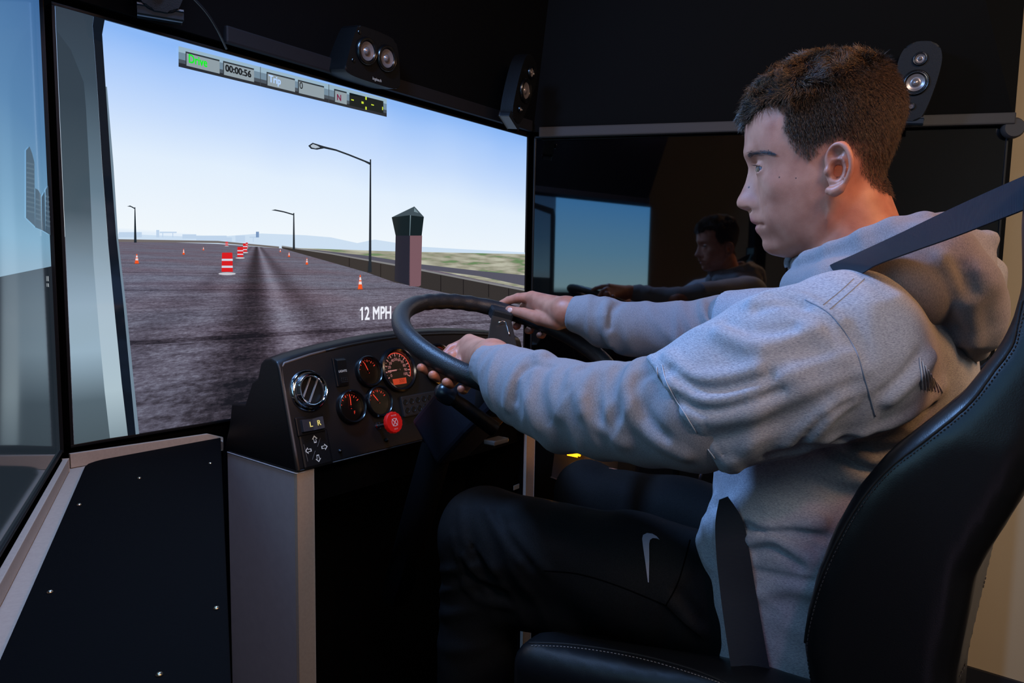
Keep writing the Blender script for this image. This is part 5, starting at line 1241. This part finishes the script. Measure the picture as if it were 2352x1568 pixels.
def axis_t(P, A_, B_):
    A_, B_ = np.asarray(A_), np.asarray(B_); d = B_-A_; Ln = float(np.linalg.norm(d)); d = d/Ln; q = P-A3(A_); t = q@A3(d)
    e1 = nrm(-(nrm((A_+B_)/2-CAM)-d*(nrm((A_+B_)/2-CAM)@d))); e2 = np.cross(d, e1)
    return t, np.arctan2(q@A3(e2), q@A3(e1)), Ln
RIDGE = {}
def ridges(P, key):
    o = np.zeros(len(P), f32)
    for pts, w, h in RIDGE.get(key, ()):
        lo_, hi_ = pts.min(0)-3*w, pts.max(0)+3*w; m_ = ((P > lo_) & (P < hi_)).all(1)
        if not m_.any(): continue
        Q = P[m_]; d = np.full(len(Q), 9, f32)
        for i in range(len(pts)-1): d = np.minimum(d, caps(Q, pts[i], pts[i+1], 0))
        o[m_] += h*1.1*np.exp(-(d/(w*.88))**2)
    return o
def set_ridges(key, fn_, lo, hi, lst, org, sc, h=.008):
    RIDGE.pop(key, None); v, q = isosurf(fn_, lo, hi, h); t = bvhtree.BVHTree.FromPolygons([tuple(a) for a in v], [tuple(a) for a in q]); out = []
    for path, w, hh in lst:
        pts = catmull([V(org[0]+x/sc, org[1]+y/sc, 0)[:2] for x, y in path], 2); c = [cast(t, p[0], p[1], 0) for p in pts]; c = [a for a in c if a is not None]
        if len(c) < 3: continue
        seg = [c[0]]
        for a in c[1:]:
            if np.linalg.norm(a-seg[-1]) < .06: seg.append(a)
        out.append((np.array(seg, f32), w, hh))
    RIDGE[key] = out
def folds(P, A_, B_, lst):
    "ridges round a sleeve: (distance along, skew, width, height, centre angle, angular spread)"
    t, a, Ln = axis_t(P, A_, B_); o = np.zeros(len(P), f32)
    for t0, sk, w, h, ph, sp in lst:
        h = h*.6; da = (a-ph+pi) % (2*pi)-pi; o += h*np.exp(-((t-t0-sk*da)/w)**2)*np.exp(-(da/sp)**2)
    return o
# hooded sweatshirt: sleeves
slL = [mp(1108, 834, .176), mp(1150, 852, .184), mp(1186, 879, .190), mp(1240, 905, .200), mp(1300, 932, .211), mp(1400, 942, .225), mp(1500, 948, .232), mp(1600, 950, .235), mp(1750, 900, .21)]
rL = [.0275, .0325, .0455, .0495, .0535, .0535, .0545, .057, .058]
slR = [mp(1312, 717, -.120), mp(1352, 727, -.127), mp(1392, 742, -.140), mp(1450, 755, -.156), mp(1550, 761, -.19), mp(1680, 752, -.212), shR]
rR = [.0285, .034, .041, .0430, .0480, .053, .06]
colr = [(1830, 610, .0, .0110), (1858, 600, .045, .0125), (1912, 582, .074, .0135), (1985, 556, .086, .0145), (2055, 536, .086, .0160), (2120, 524, .070, .0165), (2170, 520, .035, .0165)]
hoodp = [(2085, 592, .085, .030), (2140, 612, .078, .038), (2178, 662, .062, .042), (2203, 728, .045, .034), (2220, 788, .02, .018)]
def both(P):
    q = P-A3(WC*V(1, 1, 0)); s = q@A3(L); return P-np.where(s < 0, 2*s, 0)[:, None]*A3(L)
def cutplane(P, c, d): return (P-A3(c))@A3(nrm(d))
def hoodieF(P):
    f = chain(P, slL, rL, .012)
    f = f-folds(P, slL[1], slL[7], [(.035, .012, .008, .0085, .35, 1.3), (.013, -.006, .006, .0035, -.8, 1.2), (.062, -.010, .010, .0060, -.5, 1.2), (.115, .020, .012, .0060, .1, 1.0), (.150, -.018, .011, .0050, .9, .9), (.185, .022, .010, .0060, .6, .9), (.212, .020, .009, .0070, .3, 1.1), (.236, .022, .008, .0060, .2, 1.1), (.09, .03, .012, .0045, -1.0, .8)])
    As = nrm(slL[7]-slL[1]); Bs = nrm(np.cross(As, nrm(CAM-slL[4]))); qs_ = P@A3(np.array([As*34+Bs*12, Bs*9-As*6, np.cross(As, Bs)*12])).T
    f = f-.010*(.2-np.abs(vnoise(qs_+5, 1.0)))
    f = smax(f, -cutplane(P, slL[0], slL[1]-slL[0])+.0, .004)
    g = chain(P, slR, rR, .012)
    g = g-folds(P, slR[1], slR[5], [(.006, .004, .006, .004, 0, 1.4), (.040, .010, .008, .0075, .0, 1.4), (.075, .018, .010, .004, .6, 1), (.155, .004, .007, .0060, .2, 1.4), (.20, .01, .01, .004, -.4, 1)])
    g = g-.012*(.2-np.abs(vnoise(qs_+11, 1.0)))
    g = smax(g, -cutplane(P, slR[0], slR[1]-slR[0]), .004)
    # cuffs: finely ribbed
    t, a, Ln = axis_t(P, slL[0], slL[1]); f = f-.0006*np.cos(a*34)*np.clip(1-np.abs(t-.012)/.014, 0, 1)
    f = np.minimum(f, g)-ridges(P, 'hood')
    Q = both(P)
    c = chain(Q, [mp(x, y, l) for x, y, l, r in colr], [r for *_, r in colr], .006)
    c = smin(c, chain(Q, [mp(x+14, y+26, l+.004) for x, y, l, r in colr[:5]], [.012, .014, .016, .018, .020], .004), .004)
    c = c-.0018*vnoise(P, 40)*2
    h = chain(Q, [mp(x, y, l) for x, y, l, r in hoodp], [r for *_, r in hoodp], .02)
    h = smin(h, caps(Q, mp(2200, 572, .03), mp(2262, 552, .015), .026, .010), .02); h = smin(h, chain(Q, [mp(2225, 600, .02), mp(2228, 700, .015), mp(2236, 790, .01)], [.022, .018, .012]), .012)
    h = h-.018*vnoise(P*A3((1, 1, .55)), 24)-.014*(.2-np.abs(vnoise(P*A3((.6, .6, 1.6)), 15)))-.004*vnoise(P, 60)
    y_ = chain(Q, [mp(1850, 662, .03), mp(1930, 668, .09), mp(2080, 660, .09)], [.030, .036, .05], .01)    # yoke under the hood
    return np.minimum(f, smin(smin(c, h-ridges(P, 'hood2'), .006), y_, .006))
lo, hi = bounds(slL+slR+[mp(2290, 520, 0), mp(2240, 840, 0), mp(2100, 560, .14), mp(2100, 560, -.14)], .075)
LH = [([(115, 720), (122, 640), (160, 555), (215, 505), (270, 498)], .008, .006), ([(150, 690), (165, 600), (225, 540), (300, 545)], .006, -.006), ([(390, 620), (405, 565), (450, 545)], .007, .004), ([(430, 590), (415, 650), (440, 740)], .009, .0035),
      ([(735, 522), (680, 532), (640, 590), (635, 680), (680, 790), (780, 880), (880, 930)], .009, .007), ([(735, 575), (695, 600), (685, 670), (720, 760), (800, 850)], .007, -.006), ([(590, 560), (570, 640), (590, 760)], .010, -.005), ([(330, 570), (310, 650), (340, 760)], .009, .0035), ([(180, 600), (200, 700), (240, 800)], .010, .0035), ([(270, 560), (255, 650), (290, 780)], .009, -.004), ([(500, 600), (480, 700), (560, 840)], .010, -.004), ([(440, 690), (500, 800), (620, 880)], .009, .004),
      ([(575, 250), (540, 290), (530, 370), (560, 450)], .007, .0065), ([(610, 270), (570, 310), (560, 380)], .006, -.006), ([(960, 265), (965, 320), (1020, 395)], .006, .006), ([(995, 280), (995, 330), (1030, 380)], .005, -.005), ([(870, 270), (890, 340), (930, 410)], .008, .004), ([(720, 270), (760, 350), (840, 430)], .010, .003)]
LH2 = [([(1800, 150), (1900, 270), (2000, 380), (2040, 470)], .010, .005), ([(1850, 130), (1960, 250), (2060, 380)], .009, -.005), ([(1990, 90), (2070, 220), (2120, 330), (2130, 450)], .010, .007), ([(1920, 110), (2020, 250), (2090, 360)], .009, .004), ([(2080, 120), (2110, 230)], .010, -.008), ([(2010, 330), (2060, 420), (2070, 490)], .008, -.006)]
set_ridges('hood', hoodieF, lo, hi, LH, (1103, 551), 1.883)
set_ridges('hood2', hoodieF, lo, hi, LH2, (1103, 551), 1.883)
set_ridges_done = True
set_ridges('hood', lambda P: hoodieF(P), lo, hi, LH, (1103, 551), 1.883)
hoodie = qmesh('hooded_sweatshirt', [isosurf(hoodieF, lo, hi, .0032)], M_hood, per)
# jersey top
hemc = mp(1566, 950, .236); hemd = nrm(mp(1495, 842, .22)-mp(1640, 1066, .24)); armd = nrm(shL-hemc)
hemn = nrm(np.cross(hemd, np.cross(armd, hemd)));  hemn = hemn if hemn@armd > 0 else -hemn
hemcR = mp(1664, 745, -.20)
def teeF(P):
    t1 = ellip(P, mp(2000, 868, 0), (F, D, U), (.110, .155, .122))
    t1 = smin(t1, ellip(P, mp(1890, 1110, 0), (nrm(F-U*.15), D, nrm(U+F*.15)), (.124, .158, .22)), .05)
    t1 = smin(t1, ellip(P, mp(1860, 1450, .0), (F, D, U), (.12, .185, .23)), .05)
    t1 = smin(t1, caps(P, mp(1850, 1260, .115), mp(1795, 1640, .135), .070, .066), .03)
    t1 = smin(t1, caps(P, mp(1952, 772, .115), mp(1952, 772, .115)+D*.23, .070), .045)
    lm = chain(P, [mp(1733, 1190, .085), mp(1728, 1262, .105), mp(1752, 1380, .125), mp(1790, 1540, .135)], [.044, .060, .056, .050], .01)
    t1 = smin(t1, lm, .02)
    # belly folds
    bz = np.clip(1-np.abs(P[:, 2]-mp(1760, 1200, .15)[2])/.16, 0, 1)
    A_ = np.array([F*14+U*10, U*46-F*20, D*14]); q = (P@A3(A_).T)
    rd = np.abs(vnoise(q, 1.0)); t1 = t1-bz*(.010*(.22-rd))
    A2 = np.array([F*9+U*5, U*24-F*10, D*10]); rd2 = np.abs(vnoise(P@A3(A2).T+7, 1.0)); t1 = t1-.010*(.22-rd2)*np.clip((P[:, 2]-.80)/.1, .3, 1)
    # deep crease where the hem bunches over the waist
    cw = mp(1700, 1206, .14); cw2 = mp(1860, 1262, .17)
    t1 = t1+.012*np.exp(-(caps(P, cw, cw2, 0)/.009)**2)-.010*np.exp(-(caps(P, cw+U*.022, cw2+U*.030, 0)/.013)**2)-.007*np.exp(-(caps(P, mp(1720, 1250, .15), mp(1850, 1300, .17), 0)/.013)**2)
    sl_ = [mp(1925, 820, .160), mp(1800, 855, .195), mp(1680, 902, .220), mp(1540, 948, .238)]
    s = chain(P, sl_, [.084, .078, .0695, .0655], .02)
    s = s-folds(P, sl_[3], sl_[0], [(.030, .02, .012, .0045, .9, .8), (.065, -.035, .014, .0075, .5, .8), (.085, .05, .016, .0070, -.5, .8), (.12, -.045, .014, .0090, .8, .9), (.150, .05, .014, .0070, -.3, .9), (.175, -.03, .012, .0060, .5, 1)])
    A4 = nrm(sl_[3]-sl_[0]); A5 = np.cross(A4, nrm(CAM-sl_[1])); q4 = P@A3(np.array([A4*9, A5*30+A4*9, np.cross(A4, A5)*12])).T
    s = s-.009*(.2-np.abs(vnoise(q4+3, 1.0)))
    s = smax(s, -cutplane(P, hemc, hemn), .003)
    t_, a_, Ln = axis_t(P, hemc, shL); s = s+.0016*np.exp(-((cutplane(P, hemc, hemn)-.011)/.0012)**2)
    sr = [shR, mp(1640, 752, -.212)]; r_ = caps(P, sr[0], sr[1], .075, .060); r_ = smax(r_, -cutplane(P, hemcR, shR-hemcR), .003)
    r_ = r_-.006*vnoise(P, 22)
    f = smin(t1, s, .022); f = smin(f, r_, .02)
    return f-ridges(P, 'tee')
lo, hi = bounds([hemc, shR, mp(2210, 900, 0), mp(1600, 1200, .1), mp(1790, 1600, .13), mp(1900, 640, .1), shL+L*.1, mp(1664, 745, -.2), mp(1860, 1560, -.17)], .075)
LTe = [([(810, 500), (880, 570), (960, 600), (1080, 590), (1200, 560)], .008, .006), ([(830, 615), (920, 685), (1060, 690), (1250, 625), (1450, 545), (1600, 510)], .009, .0065), ([(850, 730), (960, 775), (1150, 745), (1350, 665), (1520, 595), (1640, 570)], .009, .0055),
      ([(830, 555), (940, 640), (1080, 642), (1250, 592)], .007, -.005), ([(850, 670), (960, 730), (1100, 722), (1300, 650)], .007, -.005), ([(1040, 400), (1150, 450), (1300, 440), (1450, 385)], .009, .005), ([(1060, 350), (1180, 395), (1350, 385)], .007, -.004),
      ([(1175, 270), (1250, 232), (1380, 243), (1470, 292), (1560, 355)], .007, .006), ([(1200, 300), (1290, 275), (1400, 290)], .006, -.005), ([(1330, 880), (1440, 770), (1560, 690), (1650, 640)], .008, .005), ([(1430, 860), (1520, 765), (1610, 700)], .006, .004), ([(1380, 880), (1480, 770), (1590, 695)], .005, -.004),
      ([(960, 870), (1100, 850), (1300, 790), (1500, 700)], .010, -.004), ([(1950, 500), (1880, 590), (1770, 690)], .008, .006), ([(1900, 500), (1830, 590), (1740, 660)], .007, -.004), ([(1990, 640), (1850, 760), (1650, 840), (1500, 870)], .010, .007), ([(1940, 720), (1800, 800), (1600, 850), (1400, 900), (1250, 935)], .006, -.008),
      ([(1560, 890), (1700, 965), (1850, 940)], .009, .005), ([(1600, 870), (1720, 920), (1860, 890)], .007, -.005), ([(1450, 910), (1590, 1010), (1740, 1050)], .009, .005), ([(1500, 900), (1640, 980), (1780, 990)], .007, -.004), ([(1080, 960), (1120, 1040), (1200, 1120)], .009, .005), ([(1150, 950), (1250, 1060), (1400, 1120)], .010, -.004),
      ([(1120, 1195), (1200, 1235), (1350, 1228), (1480, 1215)], .007, .007), ([(1150, 1225), (1240, 1265), (1360, 1262), (1500, 1290)], .005, -.008), ([(1170, 1300), (1250, 1285), (1330, 1325), (1420, 1375)], .008, .008), ([(1190, 1345), (1280, 1335), (1380, 1410)], .006, -.007), ([(1190, 1432), (1300, 1455), (1430, 1478)], .004, -.006), ([(1200, 1530), (1330, 1500), (1420, 1520)], .009, .006),
      ([(1015, 1115), (955, 1200), (945, 1290), (985, 1400)], .007, .005), ([(1020, 1150), (990, 1250), (1005, 1390)], .005, -.005)]
set_ridges('tee', teeF, lo, hi, LTe, (1103, 551), 1.883)
tee = qmesh('jersey_top', [isosurf(teeF, lo, hi, .0032)], M_tee, per)
# trousers
def trouF(P):
    l = chain(P, [hpL+U*.0, mp(1450, 1315, .115), knL+U*-.0, ], [.088, .0735, .066], .03)
    l = smin(l, chain(P, [knL, anL-F*.008], [.062, .057]), .025)
    f1 = folds(P, knL, knL-U*.4+F*.02, [(.045, .03, .008, .008, .9, .9), (.075, .035, .009, .009, .9, .9), (.11, .03, .010, .007, .8, .9), (.16, .02, .012, .005, .5, 1)])
    f2 = folds(P, knL, hpL, [(.03, .04, .009, .005, .9, .8), (.065, .045, .010, .006, .7, .8), (.10, .05, .010, .005, .6, .8), (.30, -.02, .012, .005, .4, 1), (.34, -.03, .012, .005, .4, 1)])
    l = smin(l, caps(P, mp(1170, 1360, .13), mp(1330, 1385, .12), .050, .05), .03)
    l = l-f1-f2
    r = chain(P, [hpR, mp(1560, 1192, -.085), knR+U*-.006], [.082, .062, .053], .03); r = smin(r, chain(P, [knR, anR], [.052, .046]), .02)
    r = r-folds(P, knR, hpR, [(.05, .01, .012, .004, 1.2, 1.2), (.12, -.02, .014, .004, 1.3, 1.2), (.19, .02, .01, .006, 1.2, 1.2)])
    f = smin(l, r, .012); f = smin(f, ellip(P, pelv+U*.0, (F, D, U), (.10, .155, .10)), .03)
    return f-.004*vnoise(P, 18)-.0015*vnoise(P, 45)-ridges(P, 'trs')
lo, hi = bounds([hpL+L*.1, hpR, knL, knR, anL, anR, pelv], .125)
LTr = [([(285, 420), (300, 600), (350, 700)], .007, .004), ([(450, 430), (540, 600), (680, 780)], .009, .004), ([(600, 560), (720, 700), (850, 830)], .009, .004), ([(520, 450), (620, 640), (740, 790)], .008, -.003), ([(300, 730), (400, 870), (560, 930)], .006, .005), ([(300, 800), (390, 900), (560, 975)], .006, -.005), ([(300, 890), (380, 1010), (600, 1060)], .007, .006), ([(360, 680), (420, 780), (470, 860)], .004, -.006), ([(400, 690), (450, 770), (510, 850)], .005, .004), ([(230, 600), (250, 700), (290, 800)], .006, .004),
       ([(1640, 1040), (1700, 900), (1800, 790)], .007, .005), ([(1680, 1050), (1760, 1150), (1860, 1230)], .007, .005), ([(1700, 960), (1780, 1060), (1850, 1160)], .007, -.005)]
set_ridges('trs', trouF, lo, hi, LTr, (960, 1020), 2.861, .01)
trs = qmesh('trousers', [isosurf(trouF, lo, hi, .0048)], M_trs, per)
# shoes
M_shoe = mat('black trainer', (24, 24, 26), .6)
for k, a in ((0, anL), (1, anR)):
    a = np.array(a); a0 = V(a[0], a[1], .25)
    def shoeF(P, a0=a0):
        f = ellip(P, a0+F*.055+U*.045, (F, D, U), (.135, .048, .045)); f = smin(f, ellip(P, a0-F*.02+U*.06, (F, D, U), (.055, .040, .06)), .02); f = smax(f, .2515-P[:, 2], .004); return f
    qmesh('shoe', [isosurf(shoeF, a0-V(.2, .2, .02), a0+V(.2, .2, .16), .007)], M_shoe, per)
bt, bh_, btr = bvh(tee), bvh(hoodie), bvh(trs)
class Multi:
    def __init__(s, *b): s.b = b
    def ray_cast(s, o, d):
        best = (None, None, None, None)
        for b in s.b:
            r = b.ray_cast(o, d)
            if r[0] is not None and (best[0] is None or r[3] < best[3]): best = r
        return best
ball = Multi(bt, bh_, btr)
# garment seams, stitched hem, pocket line, printed marks
M_seam = mat('jersey seam', (140, 143, 154), .9); M_seamd = mat('dark seam', (7, 7, 8), 1, spec=0)
seam([(1832, 650), (1788, 662), (1850, 688), (1911, 725), (1964, 802), (1989, 878), (2010, 955)][2:], bt, .0007, M_seam, tee, 'shoulder_seam')
seam([(1960, 640), (1930, 668), (1890, 700)], bt, .0004, M_seam, tee, 'yoke_seam'); seam([(1985, 640), (1950, 672), (1905, 710)], bt, .0004, M_seam, tee, 'yoke_seam')
seam([(1250, 1310), (1330, 1318), (1420, 1345), (1530, 1390)], btr, .0008, M_seamd, trs, 'side_seam'); seam([(1530, 1390), (1560, 1330), (1585, 1240)], btr, .0008, M_seamd, trs, 'pocket_seam')
seam([(1530, 1390), (1570, 1430), (1610, 1462)], btr, .0008, M_seamd, trs, 'side_seam')
def printed(pts, bv_, m, par, nm, offs=.0012, n=6, closed=True):
    pp_ = catmull([V(x, y, 0)[:2] for x, y in pts], n, closed) if n > 1 else [V(x, y, 0)[:2] for x, y in pts]
    q = [cast(bv_, p[0], p[1], offs) for p in pp_]; q = [x for x in q if x is not None]
    bm = bmesh.new(); vs_ = [bm.verts.new(p) for p in q]; fc_ = bm.faces.new(vs_); bmesh.ops.triangulate(bm, faces=[fc_]); bm.verts.index_update()
    v = [tuple(a.co) for a in bm.verts]; f = [[a.index for a in g_.verts] for g_ in bm.faces]; bm.free()
    return mesh(nm, v, f, m, par)
M_logo = mat('grey reflective print', (120, 124, 140), .6)
Lp = [(1475, 1238), (1477, 1230), (1486, 1225.5), (1498, 1227), (1508, 1233), (1515, 1241), (1508, 1238), (1499, 1237), (1493, 1241), (1491, 1250), (1491.5, 1290), (1491, 1337), (1489, 1337), (1483, 1295), (1477, 1255)]
printed(Lp, btr, M_logo, trs, 'printed_mark', .0016, 1)
M_pr2 = mat('grey sleeve print', (182, 186, 194), .8)
for k in range(7):
    x0 = 2112+k*6.0; y0 = 822+k*9; x1 = 2116+k*8.0; y1 = 893+k*1.4
    seam([(x0, y0), (x0*.5+x1*.5+1, y0*.5+y1*.5), (x1, y1)], bt, .0007, M_pr2, tee, 'printed_stripe', 6, .0009)
M_hs = mat('pale hem thread', (176, 180, 190), .9)
seam([(1509, 843), (1524, 893), (1583, 992), (1629, 1058)], bt, .0006, M_hs, tee, 'hem_stitching', 10, .0009); seam([(1521, 838), (1536, 886), (1596, 985), (1643, 1052)], bt, .0006, M_hs, tee, 'hem_stitching', 10, .0009)
# small rolled tip of the collar
tp = mp(1822, 603, .012); MB().add(*tube(catmull([tp+U*.010*sin(a)+F*.008*cos(a) for a in np.linspace(-.6, 3.6, 9)], 3), .0035, 10)).build('collar_tip', M_hood, hoodie, True)

# ================================================================== seat belt
M_belt = bpy.data.materials.new('belt webbing'); M_belt.use_nodes = True
_n = M_belt.node_tree; _b = _n.nodes['Principled BSDF']; _b.inputs['Base Color'].default_value = lin((26, 33, 44)); _b.inputs['Roughness'].default_value = .55; _b.inputs['Specular IOR Level'].default_value = .45
_u = _n.nodes.new('ShaderNodeUVMap'); _w = _n.nodes.new('ShaderNodeTexWave'); _w.inputs['Scale'].default_value = 1.0; _w.bands_direction = 'Y'
_mp = _n.nodes.new('ShaderNodeMapping'); _mp.inputs['Scale'].default_value = (1, 110, 1); _n.links.new(_u.outputs[0], _mp.inputs[0]); _n.links.new(_mp.outputs[0], _w.inputs[0])
_bp = _n.nodes.new('ShaderNodeBump'); _bp.inputs['Strength'].default_value = .7; _bp.inputs['Distance'].default_value = .0006; _n.links.new(_w.outputs['Fac'], _bp.inputs['Height']); _n.links.new(_bp.outputs[0], _b.inputs['Normal'])
belt = thing('seat_belt', tuple(mp(1905, 560, .12)), 'dark webbing seat belt over the driver\'s shoulder and across the hip', 'seat belt')
def ribbon(name, A_, B_, n=10, th_=.0013, across=6):
    A_, B_ = catmull(A_, n), catmull(B_, n); N_ = len(A_); v = []; f = []; uvs = []; s = 0
    for i in range(N_):
        if i: s += np.linalg.norm((A_[i]+B_[i]-A_[i-1]-B_[i-1])/2)
        t = (A_[min(i+1, N_-1)]-A_[max(i-1, 0)]); nn = nrm(np.cross(t, B_[i]-A_[i])); nn = nn if nn@(CAM-A_[i]) > 0 else -nn
        for k in range(across+1): v.append(A_[i]*(1-k/across)+B_[i]*k/across+nn*th_/2); uvs.append((k/across, s*4))
        for k in range(across+1): v.append(A_[i]*(1-k/across)+B_[i]*k/across-nn*th_/2); uvs.append((k/across, s*4))
    W_ = 2*(across+1)
    for i in range(N_-1):
        for k in range(across):
            f.append((i*W_+k, i*W_+k+1, (i+1)*W_+k+1, (i+1)*W_+k)); o_ = across+1; f.append((i*W_+o_+k+1, i*W_+o_+k, (i+1)*W_+o_+k, (i+1)*W_+o_+k+1))
        for k in (0, across): f.append((i*W_+k, (i+1)*W_+k, (i+1)*W_+across+1+k, i*W_+across+1+k))
    o = mesh(name, v, f, M_belt, belt, True); l_ = o.data.uv_layers.new(name='UVMap')
    for lp in o.data.loops: l_.data[lp.index].uv = uvs[lp.vertex_index]
    o.data.set_sharp_from_angle(angle=radians(40)); return o
ribbon('shoulder_strap', [mp(2640, 290, .215), mp(2480, 352, .20), mp(2352, 405, .180), mp(2200, 473, .155), mp(2060, 540, .138), mp(1960, 586, .128), mp(1900, 613, .112), mp(1850, 650, .07)],
       [mp(2640, 372, .235), mp(2480, 430, .225), mp(2352, 482, .212), mp(2200, 541, .196), mp(2090, 580, .185), mp(2020, 606, .175), mp(1990, 622, .165), mp(1925, 665, .11)])
def laplim(x, y, base):
    p = cast(ball, x, y, .0); return p
def lapedge(pts):
    out = []
    for x, y in pts:
        p = cast(ball, x, min(y, 1600), 0); out.append(((x, y), float(np.linalg.norm(p-CAM)) if p is not None else None))
    return [d if d else 9 for _, d in out]
Ea = [(1652, 1148), (1643, 1200), (1645, 1270), (1652, 1340), (1662, 1420), (1674, 1500), (1688, 1590)]
Eb = [(1672, 1140), (1706, 1195), (1722, 1270), (1734, 1345), (1748, 1425), (1762, 1505), (1780, 1590)]
mid = [[((1-k)*a[0]+k*b[0], (1-k)*a[1]+k*b[1]) for a, b in zip(Ea, Eb)] for k in (0, .2, .4, .6, .8, 1)]
dm = np.array([lapedge(m_) for m_ in mid]).min(0); dm = np.minimum(dm, np.median(dm)+.03)
for _ in range(3): dm = np.minimum(dm, np.convolve(np.pad(dm, 1, 'edge'), [.3, .4, .3], 'valid'))
a_ = [CAM+nrm(ray(*q))*(d-.0035) for q, d in zip(Ea, dm)]; b_ = [CAM+nrm(ray(*q))*(d-.0035) for q, d in zip(Eb, dm)]
ribbon('lap_strap', a_, b_)
bp_ = mp(2650, 325, .225); po_t = thing('belt_post', (float(bp_[0]), float(bp_[1]), 0), 'black post that holds the seat belt behind the seat', 'post')
MB().add(*boxv(V(bp_[0], bp_[1], 0)-F*.035+U*((.0005+1.62)/2), AX, (.025, .03, (1.62-.001)/2), .006)).build('post', M_black, po_t)
MB().add(*boxv(bp_-F*.006, AX, (.004, .035, .04), .003)).build('guide_loop', M_blacks, belt)
